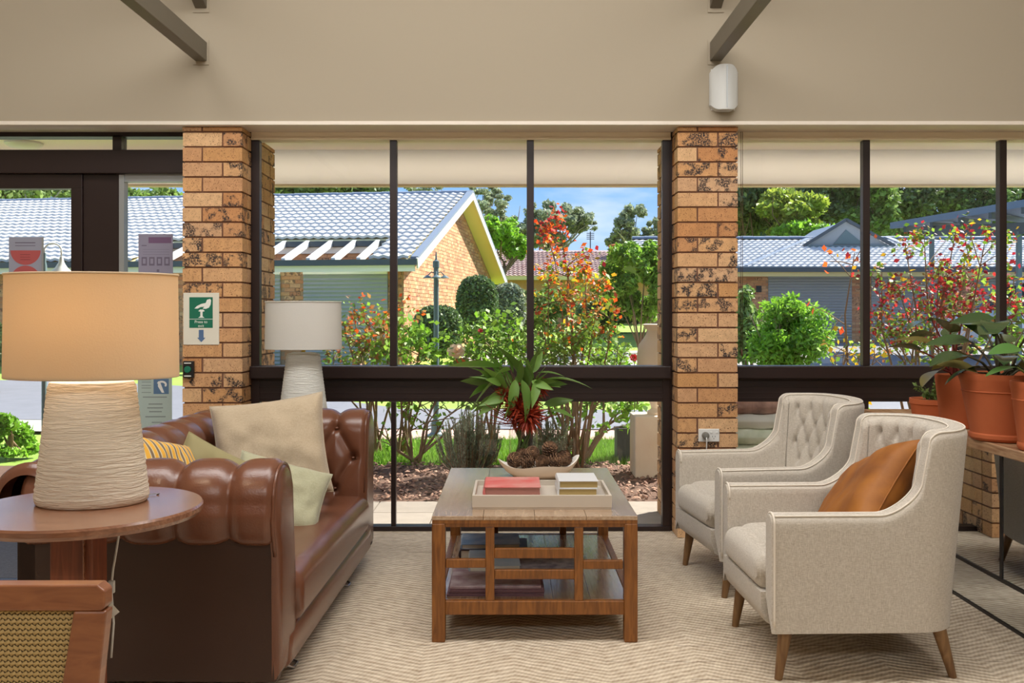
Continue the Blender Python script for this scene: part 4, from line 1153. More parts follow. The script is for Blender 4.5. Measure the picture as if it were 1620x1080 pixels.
# gooseneck lamp at the entrance
Y1 = 7.6
g = empty('lamp_post', (X(70, Y1), Y1, 0), label='gooseneck garden lamp with white bell shade outside the entrance door', cat='lamp post', group='garden lamp posts')
zt = Z(385, Y1); bx_ = X(97, Y1) - X(70, Y1)
MB().lathe([(.045, 0), (.045, .02), (.02, .04), (.02, Z(420, Y1)), (.014, Z(415, Y1)), (.014, Z(400, Y1))], (0, 0, 0), 12).build('pole', M['lamp_post'], g, smooth=40)
nk = [(0, 0, Z(402, Y1))] + [(bx_ / 2 - math.cos(a) * bx_ / 2, 0, Z(396, Y1) + math.sin(a) * (zt - Z(396, Y1))) for a in np.linspace(.1, PI - .1, 10)] + [(bx_, 0, Z(406, Y1))]
MB().tube(nk, .007, 8).build('gooseneck', M['white_plastic'], g, smooth=True)
MB().lathe([(.012, Z(406, Y1)), (.018, Z(411, Y1)), (.022, Z(415, Y1)), (.045, Z(423, Y1)), (.085, Z(431, Y1)), (.10, Z(437, Y1)), (.097, Z(438, Y1))], (bx_, 0, 0), 24).build('bell_shade', M['white_plastic'], g, smooth=50)
# urn on a stone block
Yu = 7.6
st = MB().box(-.2, .2, -.17, .17, 0, Z(655, Yu)).build('stone_block', M['stone'], bevel=.01, loc=(X(1040, Yu), Yu, 0))
tag(st, 'pale sandstone plinth under the urn, at the right of the middle window', 'plinth')
u = MB().lathe([(.08, 0), (.085, .02), (.05, .05), (.06, .09), (.11, .18), (.155, .34), (.165, .48), (.15, .58), (.10, .65), (.085, .68), (.08, .70), (.105, .73), (.12, .75), (.10, .755), (.08, .72)], (0, 0, 0), 32)
u = u.build('garden_urn', M['stone'], smooth=50, loc=(X(1040, Yu), Yu, Z(655, Yu)))
u.scale = (1, 1, (Z(513, Yu) - Z(655, Yu)) / .75)
tag(u, 'tall sandstone garden urn on a plinth against the outer pillar', 'urn')
# dark square planter
Yp = 8.4; pw = (X(1012, Yp) - X(974, Yp)) / 2; ph = Z(668, Yp) - Z(717, Yp)
q = MB(); 
q.box(-pw, pw, -pw, pw, 0, ph - .01); q.box(-pw - .005, pw + .005, -pw - .005, -pw + .02, ph - .02, ph + .01); q.box(-pw - .005, pw + .005, pw - .02, pw + .005, ph - .02, ph + .01); q.box(-pw - .005, -pw + .02, -pw, pw, ph - .02, ph + .01); q.box(pw - .02, pw + .005, -pw, pw, ph - .02, ph + .01)
pl = empty('planter', (X(993, Yp), Yp, 0), label='charcoal square planter box on the lawn edge beside the urn plinth', cat='planter')
q.build('box', mat('charcoal', (52, 58, 62), .6), pl, bevel=.003)
MB().box(-pw + .02, pw - .02, -pw + .02, pw - .02, ph - .012, ph - .004).build('soil', M['soil'], pl)
MB().box(-.02, .02, .0, .004, ph + .0, ph + .035).build('plant_tag', M['white_plastic'], pl)
# stacked bags of potting mix outside the right-hand window
bag_m = [mat('bag_white', (248, 246, 240), .45, var=.5, nscale=7, rgb2=(222, 226, 212)), mat('bag_green', (236, 238, 220), .45, var=.7, nscale=6, rgb2=(150, 168, 120)),
         mat('bag_red', (246, 236, 230), .45, var=.8, nscale=6, rgb2=(214, 90, 70)), mat('bag_brown', (196, 150, 136), .5, var=.9, nscale=9, rgb2=(110, 70, 66))]
def pillow_mesh(w, h, th, nu=26, nv=26, pinch=.06, wr=.0, seed=1, pw=.5, sag=0.0):
    """cushion in the xz plane, thickness along y; corners drawn out"""
    U = np.linspace(-1, 1, nu); Vv = np.linspace(-1, 1, nv)
    A = np.zeros((2, nu, nv, 3))
    for i, a in enumerate(U):
        for j, c in enumerate(Vv):
            e_ = (max(0, 1 - a ** 4) * max(0, 1 - c ** 4)) ** pw
            px_ = a * w / 2 * (1 - pinch * (1 - c * c) * (a * a) ** 1.0 * 1.0); pz_ = c * h / 2 * (1 - pinch * (1 - a * a) * c * c)
            wz = mnoise.noise(Vector((a * 2.3 + seed, c * 2.3, seed * .7))) * wr * (e_ ** .5)
            wz2 = mnoise.noise(Vector((a * 5 + seed, c * 4, seed * 1.7))) * wr * .5 * (e_ ** .5)
            for s in (0, 1):
                sg = 1 if s else -1
                A[s, i, j] = (px_, sg * (e_ * th / 2 * (1 - sag * c) + .0015) + wz * (1 if s else .6) + wz2, pz_)
    b = MB(); b.grid(A[0]); b.grid(A[1])
    n = nu * nv
    ring = [(i, 0) for i in range(nu)] + [(nu - 1, j) for j in range(1, nv)] + [(i, nv - 1) for i in range(nu - 2, -1, -1)] + [(0, j) for j in range(nv - 2, 0, -1)]
    ids = [i * nv + j for i, j in ring]
    for k in range(len(ids)):
        a, c = ids[k], ids[(k + 1) % len(ids)]; b.f.append((a, c, c + n, a + n)); b.mi.append(0)
    edge = [Vector((A[0, i, j] + A[1, i, j]) / 2) for i, j in ring]
    return b, edge
zc = 0.0
bags = ['lowest bag of potting mix with red print in the stack outside the right window', 'second bag up, pale green print, in the potting mix stack',
        'third bag up, whitish, in the potting mix stack', 'fourth bag up, plump and white, in the potting mix stack', 'fifth bag up, white with green print, in the potting mix stack',
        'sixth bag up, white with pinkish print, in the potting mix stack', 'topmost reddish-brown bag of bark slumped on the potting mix stack']
bz = [0.05, .155, .26, .365, .47, .575, .69]
for i, (zb, lab, mi_) in enumerate(zip(bz, bags, [2, 1, 0, 1, 1, 0, 3])):
    b, ed = pillow_mesh(.56 - .02 * (i % 3), .40, .120, 22, 16, .03, .020, i + 3, .5)
    o = b.build('potting_mix_bag', bag_m[mi_], smooth=True)
    o.rotation_euler = (PI / 2 + (.12 if i == 6 else 0), 0, random.uniform(-.08, .08)); o.location = (1.66 + random.uniform(-.02, .02), 6.35, zb + .01)
    tag(o, lab, 'bag', 'stack of potting mix bags')

# carport roof on posts and parked white car at right
cp = empty('carport', (X(1500, 19), 19, gz(19)), label='blue-grey metal carport roof sloping up to the right edge', cat='carport')
o0 = Vector(cp.location)
def rel(p): return p - o0
pts = [P(1408, 352, 21), P(1640, 312, 17.5), P(1700, 330, 24), P(1440, 352, 27)]
pts = [rel(p) for p in pts]
b = MB(); lo = [p - Vector((0, 0, .14)) for p in pts]
b.add(pts + lo, [(0, 1, 2, 3), (7, 6, 5, 4)] + [(i, 4 + i, 4 + (i + 1) % 4, (i + 1) % 4) for i in range(4)])
b.build('roof_sheet', mat('carport_blue', (96, 118, 142), .45, metal=.3), cp)
for k in range(5):
    p = pts[0].lerp(pts[1], .12 + .2 * k); q2 = pts[3].lerp(pts[2], .12 + .2 * k)
    bar(cp, 'purlin', p - V3(0, 0, .2), q2 - V3(0, 0, .2), .06, .12, M['gutter'])
bar(cp, 'beam', rel(P(1462, 366, 20.2)), rel(P(1640, 360, 18)), .1, .22, M['gutter'])
for (px, Yq) in ((1474, 20), (1612, 18.3), (1640, 23)):
    p = P(px, 366, Yq) - o0; MB().box(p.x - .04, p.x + .04, p.y - .04, p.y + .04, gz(Yq) - o0.z, p.z).build('post', M['lamp_post'], cp)
def car(label, loc, rz, body):
    c = empty('car', loc, rz, label=label, cat='car')
    # side profile (x along length, z up), front to -x
    bodyp = [(-2.15, .32), (-2.2, .55), (-2.1, .78), (-1.3, .92), (-.85, .95), (2.05, .98), (2.2, .80), (2.2, .35), (1.75, .30), (-1.8, .28)]
    MB().prism(bodyp, 'y', -.86, .86).build('body', body, c, bevel=.08, seg=3)
    cab = [(-1.15, .93), (-.45, 1.42), (.2, 1.50), (1.25, 1.46), (1.95, .96)]
    b = MB(); n = len(cab)
    vs = [(x, -.80 + .12 * (z - .93) / .5, z) for x, z in cab] + [(x, .80 - .12 * (z - .93) / .5, z) for x, z in cab]
    b.add(vs, [tuple(range(n)), tuple(range(n, 2 * n))[::-1]] + [(i, n + i, n + (i + 1) % n, (i + 1) % n) for i in range(n)])
    b.build('window_glass', mat('car_glass', (46, 56, 66), .08), c, bevel=.03)
    MB().box(-.42, 1.3, -.68, .68, 1.47, 1.53).build('roof_panel', body, c, bevel=.03)
    for sx in (-1.35, 1.35):
        for sy in (-.80, .80):
            w = MB(); w.lathe([(.18, -.1), (.32, -.1), (.34, -.07), (.34, .07), (.32, .1), (.18, .1)], (0, 0, 0), 20)
            w.v = [(v[0] + sx, v[2] + sy, v[1] + .34) for v in w.v]
            wo_ = w.build('wheel', M['black'], c, smooth=40)
    for sx, sy in ((-2.16, -.6), (-2.16, .6)):
        MB().box(sx - .03, sx + .05, sy - .16, sy + .16, .62, .74).build('headlamp', M['white_plastic'], c, bevel=.02)
    for sy in (-.95, .95): MB().box(-.75, -.6, sy - .08, sy + .08, .95, 1.07).build('wing_mirror', body, c, bevel=.02)
    return c
cw = mat('car_white', (226, 230, 236), .25, coat=.8)
cc = car('white car parked under the carport, partly hidden by the red-leaved rose', (X(1640, 23), 23, gz(23)), .15, cw); cc.scale = (1, 1, 1.2)

# ================================================================ TUFTED UPHOLSTERY
def seg_dist(px, py, a, b_):
    ax, ay = a; bx, by = b_; dx, dy = bx - ax, by - ay
    L2 = dx * dx + dy * dy + 1e-12
    t = np.clip(((px - ax) * dx + (py - ay) * dy) / L2, 0, 1)
    return np.hypot(px - (ax + t * dx), py - (ay + t * dy))
def tuft_field(S, T, buttons, creases, puff, w, bdepth, bw):
    d = np.full(S.shape, 9.0)
    for a, c in creases: d = np.minimum(d, seg_dist(S, T, a, c))
    h = puff * (1 - np.exp(-(d / w) ** 1.3))
    for b_ in buttons: h -= bdepth * np.exp(-((S - b_[0]) ** 2 + (T - b_[1]) ** 2) / bw ** 2)
    return h
def resample(prof, n):
    P_ = np.array(prof, float); d = np.r_[0, np.cumsum(np.hypot(*np.diff(P_, axis=0).T))]
    t = np.linspace(0, d[-1], n); return np.stack([np.interp(t, d, P_[:, 0]), np.interp(t, d, P_[:, 1])], 1), t
def arc(cx, cz, r, a0, a1, n=14):
    return [(cx + r * math.cos(math.radians(a)), cz + r * math.sin(math.radians(a))) for a in np.linspace(a0, a1, n)]
def roll(prof, length, ns, nt, buttons, creases, puff, w, bdepth, bw, place, closed_under=None):
    """sweep prof (q,z) along s; displaced outwards by the tuft field; place(s,q,z)->xyz"""
    C_, t = resample(prof, nt)
    tan = np.gradient(C_, axis=0); tan /= np.linalg.norm(tan, axis=1, keepdims=True); nrm = np.stack([tan[:, 1], -tan[:, 0]], 1)
    s = np.linspace(0, length, ns)
    S, T = np.meshgrid(s, t, indexing='ij')
    h = tuft_field(S, T, buttons, creases, puff, w, bdepth, bw)
    edge = np.clip(np.minimum(S, length - S) / .03, 0, 1) ** .5
    h = h * edge - (1 - edge) * .012
    h = h * np.clip((t[-1] - T) / .07, 0, 1)
    Q = C_[None, :, 0] + nrm[None, :, 0] * h; Zz = C_[None, :, 1] + nrm[None, :, 1] * h
    A = np.stack(place(S, Q, Zz), -1)
    return A, t

# ---------------------------------------------------------------- chesterfield sofa
SL, SD = 1.93, .86       # length along y, depth along x ; local origin: near-left-bottom, x to the front
sofa = empty('chesterfield_sofa', (-1.60, 3.03, 0), label='brown leather chesterfield sofa with deep-buttoned rolled back and arms', cat='sofa')
sofa.rotation_euler = (0, 0, -.018)
RZ = .672; RR = .103
L_ = M['leather']
# base box and outer panels
MB().box(.0, .075, .03, SL - .03, .09, RZ - .05).build('back_panel', M['leather_dark'], sofa, bevel=.012)
for nm_y in (0.03, SL - .09):
    MB().box(.0, SD - .012, nm_y, nm_y + .06, .09, RZ - .05).build('side_panel', M['leather_dark'], sofa, bevel=.012)
# back roll: inner face from seat, over the roll, to the outside
inner = [(.245, .30), (.235, .45), (.205, .57)]
pb = inner + arc(.055 + .0, RZ, RR + .0, 5, 268, 26)
pb = [(.26, .28), (.245, .40), (.215, .52), (.178, .62)] + arc(.05, RZ, RR, -4, 262, 24)
pb_r, tb = resample(pb, 70); Tm = tb[-1]
step = .215; bt1, bt2, bt3 = .17, .30, .43
btn, crs = [], []
k0 = np.arange(.10, SL, step)
for k, s in enumerate(k0):
    btn += [(s, bt1), (s, bt3)]; btn.append((s + step / 2, bt2))
    for (a, c) in (((s, bt1), (s + step / 2, bt2)), ((s, bt1), (s - step / 2, bt2)), ((s, bt3), (s + step / 2, bt2)), ((s, bt3), (s - step / 2, bt2)), ((s, bt1), (s, 0)), ((s, bt3), (s, Tm))):
        crs.append((a, c))
A, t = roll(pb, SL, 330, 80, btn, crs, .026, .028, .022, .022, lambda S, Q, Zz: (Q, S, Zz))
bk = MB().grid(A).build('backrest', L_, sofa, smooth=True)
def buttons(parent, pts, r, m):
    b = MB()
    for p in pts: b.lathe([(.001, -r * .5), (r * .9, -r * .2), (r, 0), (r * .9, r * .3), (.001, r * .55)], p, 8)
    return b
C2, _ = resample(pb, 80); 
def pt_on(prof, tt, off=0.0):
    P_ = np.array(prof, float); d = np.r_[0, np.cumsum(np.hypot(*np.diff(P_, axis=0).T))]
    q = np.interp(tt, d, P_[:, 0]); z = np.interp(tt, d, P_[:, 1]); q2 = np.interp(tt + .005, d, P_[:, 0]); z2 = np.interp(tt + .005, d, P_[:, 1])
    n = np.array([z2 - z, -(q2 - q)]); n /= np.linalg.norm(n); return q + n[0] * off, z + n[1] * off
bm_ = MB().lathe([(.001, -.006), (.009, -.003), (.010, 0), (.008, .004), (.001, .006)], (0, 0, 0), 10).mesh('button', L_, True)
for s, tt in btn:
    if .05 < s < SL - .05:
        q, z = pt_on(pb, tt, -.013); o = bpy.data.objects.new('button', bm_); COL.objects.link(o); o.parent = bk; o.location = (q, s, z)
# arms: profile in (y,z) turned; near arm rolls towards -y, far arm towards +y
def arm(near):
    pa = [(.27, .28), (.255, .42), (.235, .55)] + arc(.115, RZ, RR, 0, 180, 22) + [(.002, .63), (.006, .59), (.018, .558), (.045, .548), (.08, .555)]
    LA = SD - .03; P_, ta = resample(pa, 70); Tn = ta[-1]
    bts, cr = [], []
    for k, s in enumerate((.15, .325, .50, .675)):
        bts += [(s, .14), (s, .44)]; cr += [((s, .14), (s, 0)), ((s, .44), (s, Tn))]
        bts.append((s - .0875, .29)); cr += [((s, .14), (s - .0875, .29)), ((s, .14), (s + .0875, .29)), ((s, .44), (s - .0875, .29)), ((s, .44), (s + .0875, .29))]
    bts.append((.7625, .29))
    if near: pl_ = lambda S, Q, Zz: (.02 + S, Q, Zz)
    else: pl_ = lambda S, Q, Zz: (.02 + S, SL - Q, Zz)
    A, t = roll(pa, LA, 150, 90, bts, cr, .026, .026, .026, .022, pl_)
    o = MB().grid(A).build('armrest', L_, sofa, smooth=True)
    for s, tt in bts:
        if s < LA - .02:
            q, z = pt_on(pa, tt, -.010); b_ = bpy.data.objects.new('button', bm_); COL.objects.link(b_); b_.parent = o
            b_.location = (.02 + s, q if near else SL - q, z)
    # front facing: panel following the roll outline, pleated at the rim
    out = [(.27, .10)] + [(.262, .40), (.24, .55)] + arc(.115, RZ, RR + .010, 5, 182, 22) + [(-.008, .62), (-.002, .58), (.012, .54), (.025, .50), (.03, .10)]
    xs = .02 + LA
    yy = (lambda y: y) if near else (lambda y: SL - y)
    b = MB(); n = len(out); cy, cz_ = .14, .55
    rings = [(1.0, 0.0), (.985, .014), (.92, .022), (.6, .026)]
    for f, dx in rings:
        b.v += [(xs + dx - .02, yy(cy + (y - cy) * f), cz_ + (z - cz_) * (1 - (1 - f) * .6) if z < .3 else cz_ + (z - cz_) * f) for y, z in out]
    for r in range(len(rings) - 1):
        for i in range(n):
            j = (i + 1) % n; b.f.append((r * n + i, r * n + j, (r + 1) * n + j, (r + 1) * n + i)); b.mi.append(0)
    b.f.append(tuple((len(rings) - 1) * n + i for i in range(n))); b.mi.append(0)
    b.build('arm_front', L_, sofa, smooth=50)
    # piping welt round the facing, small pleats over its top
    MB().tube([(xs - .008, yy(y), z) for y, z in out[1:-1]], .006, 6).build('edge_tube', L_, sofa, smooth=True)
    pl2 = MB()
    for a in np.linspace(20, 150, 13):
        y0, z0 = .115 + (RR + .006) * math.cos(math.radians(a)), RZ + (RR + .006) * math.sin(math.radians(a))
        pl2.tube([(xs - .075, yy(y0), z0 - .002), (xs - .035, yy(.115 + (RR + .009) * math.cos(math.radians(a + 3))), RZ + (RR + .009) * math.sin(math.radians(a + 3))), (xs - .006, yy(y0), z0)], [.0005, .0026, .001], 5, cap=False)
    pl2.build('pleat', L_, sofa, smooth=True)
arm(True); arm(False)
# bench cushion, seat rail
xs = np.linspace(0, 1, 26); ysn = np.linspace(0, 1, 40)
def rounded_slab(x0, x1, y0, y1, z0, z1, r, dome=.0, n=(26, 44), crown_front=0.0, wr=0.0):
    """soft cushion: superellipse edges with a domed top"""
    U = np.sign(np.linspace(-1, 1, n[0])) * (1 - (1 - np.abs(np.linspace(-1, 1, n[0]))) ** 1.8)
    Vv = np.sign(np.linspace(-1, 1, n[1])) * (1 - (1 - np.abs(np.linspace(-1, 1, n[1]))) ** 1.8)
    b = MB(); hx, hy, hz_ = (x1 - x0) / 2, (y1 - y0) / 2, (z1 - z0) / 2; cx, cy, cz_ = (x0 + x1) / 2, (y0 + y1) / 2, (z0 + z1) / 2
    for sg in (1, -1):
        A = np.zeros((n[0], n[1], 3))
        for i, u in enumerate(U):
            for j, v in enumerate(Vv):
                ex = max(0, abs(u) * hx - (hx - r)) / r; ey = max(0, abs(v) * hy - (hy - r)) / r
                k = math.sqrt(max(0, 1 - min(1, ex ** 2 + ey ** 2)))
                inx = (1 - (1 - k) * .0)
                z = cz_ + sg * ((hz_ - r) + r * k + (dome * (1 - u ** 4) * (1 - v ** 4) if sg > 0 else 0))
                if ex ** 2 + ey ** 2 > 1 and ex > 0 and ey > 0:
                    q = math.hypot(ex, ey); xx = math.copysign(hx - r + ex / q * r, u); yy_ = math.copysign(hy - r + ey / q * r, v)
                else: xx, yy_ = u * hx, v * hy
                w_ = mnoise.noise(Vector((xx * 7, yy_ * 5, 3.1))) * wr if sg > 0 else 0
                A[i, j] = (cx + xx, cy + yy_, z + w_)
        b.grid(A)
    nn = n[0] * n[1]; nu, nv = n
    ring = [(i, 0) for i in range(nu)] + [(nu - 1, j) for j in range(1, nv)] + [(i, nv - 1) for i in range(nu - 2, -1, -1)] + [(0, j) for j in range(nv - 2, 0, -1)]
    ids = [i * nv + j for i, j in ring]
    for k in range(len(ids)):
        a, c = ids[k], ids[(k + 1) % len(ids)]; b.f.append((a, c, c + nn, a + nn)); b.mi.append(0)
    return b
rounded_slab(.20, SD + .012, .245, SL - .245, .205, .385, .05, .018, wr=.006).build('seat_cushion', L_, sofa, smooth=True)
rounded_slab(.05, SD + .0, .15, SL - .15, .09, .215, .02, 0, n=(12, 30)).build('seat_rail', L_, sofa, smooth=True)
for px_, py_ in ((.74, .42), (.74, 1.45), (.10, .2), (.10, 1.7)):
    MB().tube([(px_ - .05, py_ - .04, .095), (px_ + .02, py_ - .05, .03), (px_ + .07, py_ - .02, .006), (px_ + .07, py_ + .03, .006), (px_ + .02, py_ + .05, .02), (px_ - .05, py_ + .04, .095)], .006, 6).build('leg', M['chrome'], sofa, smooth=True, label='bent chrome wire foot')

# cushions on the sofa
def cushion(name, label, w, h, th, loc, rot, m, seed, pm=None, pinch=.07, wr=.012, edge_r=.003, lean=None):
    b, ed = pillow_mesh(w, h, th, 34, 34, pinch, wr, seed)
    t = b.build(name, m, smooth=True); t.location = loc; t.rotation_euler = rot
    tag(t, label, 'cushion')
    MB().tube(ed, edge_r, 5, closed=True, cap=False).build('edge_tube', pm or m, t, smooth=True)
    return t
cp_ = P(434, 712, 4.45)
c = cushion('cushion', 'large plain beige square cushion leaning on the far end of the sofa', .52, .48, .17, (-1.115, 4.40, .655), (-.36, -.12, .18), M['pillow_cream'], 2, wr=.020)
c = cushion('cushion', 'smaller sage-green cushion lying in front of the beige cushion', .40, .33, .12, (-.99, 4.02, .505), (-.62, .30, .22), M['pillow_green'], 5, wr=.014)
c = cushion('cushion', 'olive-beige cushion whose corner shows behind the near sofa arm', .38, .36, .12, (-1.22, 3.86, .56), (-.45, .5, .3), mat('pillow_olive', (150, 140, 100), .9), 8)
def stripe_mat():
    m = mat('pillow_yellow', (214, 170, 70), .9); n, l = m.node_tree.nodes, m.node_tree.links
    w = n.new('ShaderNodeTexWave'); w.inputs['Scale'].default_value = 9; w.inputs['Distortion'].default_value = 3.0; w.inputs['Detail'].default_value = 1
    tc = n.new('ShaderNodeTexCoord'); l.new(tc.outputs['Object'], w.inputs[0])
    r = n.new('ShaderNodeValToRGB'); r.color_ramp.interpolation = 'CONSTANT'
    r.color_ramp.elements[0].color = srgb(224, 168, 60); r.color_ramp.elements[1].color = srgb(208, 196, 160); r.color_ramp.elements[1].position = .45
    e_ = r.color_ramp.elements.new(.8); e_.color = srgb(120, 100, 80)
    l.new(w.outputs['Fac'], r.inputs[0]); l.new(r.outputs[0], n['Principled BSDF'].inputs['Base Color'])
stripe_mat()
c = cushion('cushion', 'mustard and cream patterned cushion behind the near sofa arm', .40, .40, .13, (-1.27, 3.50, .635), (-.5, .25, 1.25), M['pillow_yellow'], 11)

# ================================================================ SIDE TABLE, LAMPS, CANE CHAIR
tz = .75; tx, ty, tr = -1.168, 2.60, .308
st = empty('side_table', (tx, ty, 0), label='round brown wooden side table carrying the large lamp, at the left foreground', cat='table')
MB().lathe([(.01, tz - .032), (tr - .03, tz - .032), (tr - .006, tz - .028), (tr, tz - .018), (tr, tz - .006), (tr - .004, tz), (.01, tz)], (0, 0, 0), 96).build('table_top', M['side_wood'], st, smooth=30)
MB().box(-.075, .04, -.05, .05, .03, tz - .032).build('post', M['side_post_wood'], st, bevel=.006)
MB().box(.02, .022, -.06, .06, .03, tz - .04).build('post_edge', M['side_wood'], st)
MB().box(-.20, .20, -.045, .045, 0, .04).build('foot', M['side_post_wood'], st, bevel=.008)
MB().box(-.045, .045, -.20, .20, 0, .0401).build('foot', M['side_post_wood'], st, bevel=.008)
def lamp(label, cx, cy, z0, bw, bt, hb_, sw, sz0, sz1, sm, bm, dy=.85, cord=True, on=0):
    t = empty('table_lamp', (cx, cy, z0), label=label, cat='lamp')
    nb_ = 40
    pr = [(bw * .47, .0), (bw * .49, .006), (bw / 2, .02)] + [(bw / 2 + (bt / 2 - bw / 2) * (k / nb_) ** .95 + .0012 * math.sin(k * 2.7) , .02 + (hb_ - .05) * k / nb_) for k in range(1, nb_)] + [(bt / 2, hb_ - .025), (bt * .47, hb_ - .008), (bt * .3, hb_), (.004, hb_ + .002)]
    MB().lathe(pr, (0, 0, 0), 64, 1, dy).build('lamp_base', bm, t, smooth=50)
    a, c = sz0 - z0, sz1 - z0
    th_ = .004
    MB().lathe([(sw / 2, a), (sw / 2 - .004, c), (sw / 2 - .004 - th_, c), (sw / 2 - th_, a), (sw / 2, a)], (0, 0, 0), 72, 1, dy * .85, cap=False).build('lamp_shade', sm, t, smooth=50)
    for z_ in (a + .002, c - .002):
        MB().tube([(math.cos(k * PI / 32) * (sw / 2 - .003), math.sin(k * PI / 32) * (sw / 2 - .003) * dy * .85, z_) for k in range(64)], .0032, 5, closed=True).build('shade_rim', M['stem_brown'] if z_ > .3 + a and False else sm, t, smooth=True)
    MB().lathe([(.010, hb_), (.012, hb_ + .01), (.006, hb_ + .02), (.014, hb_ + .03), (.014, hb_ + .07)], (0, 0, 0), 16).build('lamp_holder', M['brass'], t, smooth=50)
    b_ = MB().lathe([(.012, hb_ + .07), (.028, hb_ + .11), (.03, hb_ + .14), (.02, hb_ + .165), (.001, hb_ + .172)], (0, 0, 0), 20)
    b_.build('bulb', mat('bulb_glass_%d' % on, (245, 235, 215), .3, transl=.6), t, smooth=True)
    sp = MB()
    for k in range(3): sp.tube([(0, 0, c - .03), (math.cos(k * 2.09) * (sw / 2 - .006), math.sin(k * 2.09) * (sw / 2 - .006) * dy * .85, c - .01)], .0016, 4)
    sp.build('spider', M['brass'], t)
    if on:
        d_ = bpy.data.lights.new('lamp_bulb_light', 'POINT'); d_.energy = on; d_.color = (1, .82, .6); d_.shadow_soft_size = .03
        lo_ = bpy.data.objects.new('lamp_bulb_light', d_); COL.objects.link(lo_); lo_.parent = t; lo_.location = (0, 0, hb_ + .19)
    return t
def base_mat(name, rgb, rgb2):
    m = mat(name, rgb, .8, var=.5, nscale=5, rgb2=rgb2); n, l = m.node_tree.nodes, m.node_tree.links
    tc = n.new('ShaderNodeTexCoord'); mp = n.new('ShaderNodeMapping'); mp.inputs['Scale'].default_value = (4, 4, 42); l.new(tc.outputs['Object'], mp.inputs[0])
    t = n.new('ShaderNodeTexNoise'); t.inputs['Scale'].default_value = 4; t.inputs['Detail'].default_value = 4; t.inputs['Distortion'].default_value = .8; l.new(mp.outputs[0], t.inputs['Vector'])
    bp = n.new('ShaderNodeBump'); bp.inputs['Strength'].default_value = .7; bp.inputs['Distance'].default_value = .012; l.new(t.outputs['Fac'], bp.inputs['Height']); l.new(bp.outputs[0], n['Principled BSDF'].inputs['Normal'])
    return m
lm = lamp('large table lamp with drum shade on the round side table in the foreground', X(146, 2.66), 2.66, tz, .307, .238, .345, .475, Z(596, 2.66), Z(434, 2.66), M['shade_cloth'], base_mat('lamp_base_sand', (236, 225, 206), (214, 201, 180)), on=2.8)
# white flex with inline switch hanging from the table edge
o_ = Vector(lm.location)
pc = [P(188, 846, 2.72) - o_, P(184, 872, 2.72) - o_, P(179, 900, 2.72) - o_, P(176, 930, 2.72) - o_, P(180, 985, 2.72) - o_, P(176, 1040, 2.72) - o_]
pcord = MB().tube([Vector((.06, .06, .004)), Vector((.15, .10, .004)), pc[0] + V3(.0, .0, .03)] + pc, .003, 6).build('power_cord', M['white_plastic'], lm, smooth=True)
MB().box(pc[3].x - .008, pc[3].x + .010, pc[3].y - .006, pc[3].y + .006, pc[3].z - .014, pc[3].z + .022).build('inline_switch', M['white_plastic'], pcord, bevel=.003)
b = MB().prism([(-.006, -.028), (.026, -.002), (.0, .026), (-.014, .02)], 'y', -.004, .004); b.build('plug_tag', M['paper'], lm, loc=P(174, 967, 2.70) - o_)
# far lamp on its own low table
lamp('smaller white lamp behind the sofa, in front of the middle window', X(480, 5.14), 5.14, .70, .27, .185, .375, .415, Z(552, 5.14), Z(477, 5.14), M['shade_far'], base_mat('lamp_base_white', (222, 222, 214), (200, 200, 192)))
s2 = empty('side_table', (X(480, 5.14), 5.14, 0), label='small wooden table standing behind the sofa under the white lamp', cat='table')
MB().lathe([(.01, .672), (.205, .672), (.21, .68), (.21, .694), (.205, .70), (.01, .70)], (0, 0, 0), 48).build('table_top', M['side_wood'], s2, smooth=30)
MB().box(-.04, .04, -.04, .04, .03, .672).build('post', M['side_post_wood'], s2, bevel=.004)
MB().lathe([(.17, 0), (.17, .02), (.05, .035)], (0, 0, 0), 32).build('foot', M['side_post_wood'], s2, smooth=30)

# cane-backed chair, bottom left
YC = 1.55
ch = empty('dining_chair', (X(-120, YC), YC, 0), label='wooden chair with woven cane back at the bottom left corner', cat='chair')
hw = X(172, YC) - ch.location.x
zt_ = Z(921, YC); zb_ = Z(962, YC)
def chp(px, py): return (X(px, YC) - ch.location.x, Z(py, YC))
b = MB().prism([(-hw + .01, zt_), (hw - .012, zt_), (hw, zt_ - .010), (hw, zb_ + .006), (hw - .006, zb_), (-hw + .006, zb_), (-hw, zb_ + .006), (-hw, zt_ - .01)], 'y', -.017, .017)
b.build('top_rail', M['chair_wood'], ch, bevel=.006, seg=3)
for sg in (1, -1):
    x1, z1 = chp(174, 962); x2, z2 = chp(160, 1090); x3, _ = chp(122, 962); x4, _ = chp(102, 1090)
    ex = (x2 - x1) * 1.0; dz_ = z2 - z1; zz0 = .46
    k = (zz0 - z1) / dz_
    q = [(x1, z1), (x1 + (x2 - x1) * k, zz0), (x3 + (x4 - x3) * k, zz0), (x3, z1)]
    MB().prism([(sg * a, c_) for a, c_ in q], 'y', -.015, .015).build('back_post', M['chair_wood'], ch, bevel=.004)
    lx = sg * (q[1][0] + q[2][0]) / 2
    MB().box(lx - .02, lx + .02, -.018, .018, 0, zz0).build('leg', M['chair_wood'], ch, bevel=.004)
    MB().box(lx - .02, lx + .02, .40, .44, 0, .44).build('leg', M['chair_wood'], ch, bevel=.004)
MB().box(-.21, .21, -.012, .012, .47, .51).build('lower_rail', M['chair_wood'], ch, bevel=.004)
MB().box(-.24, .24, .0, .46, .42, .46).build('seat', M['linen'], ch, bevel=.015)
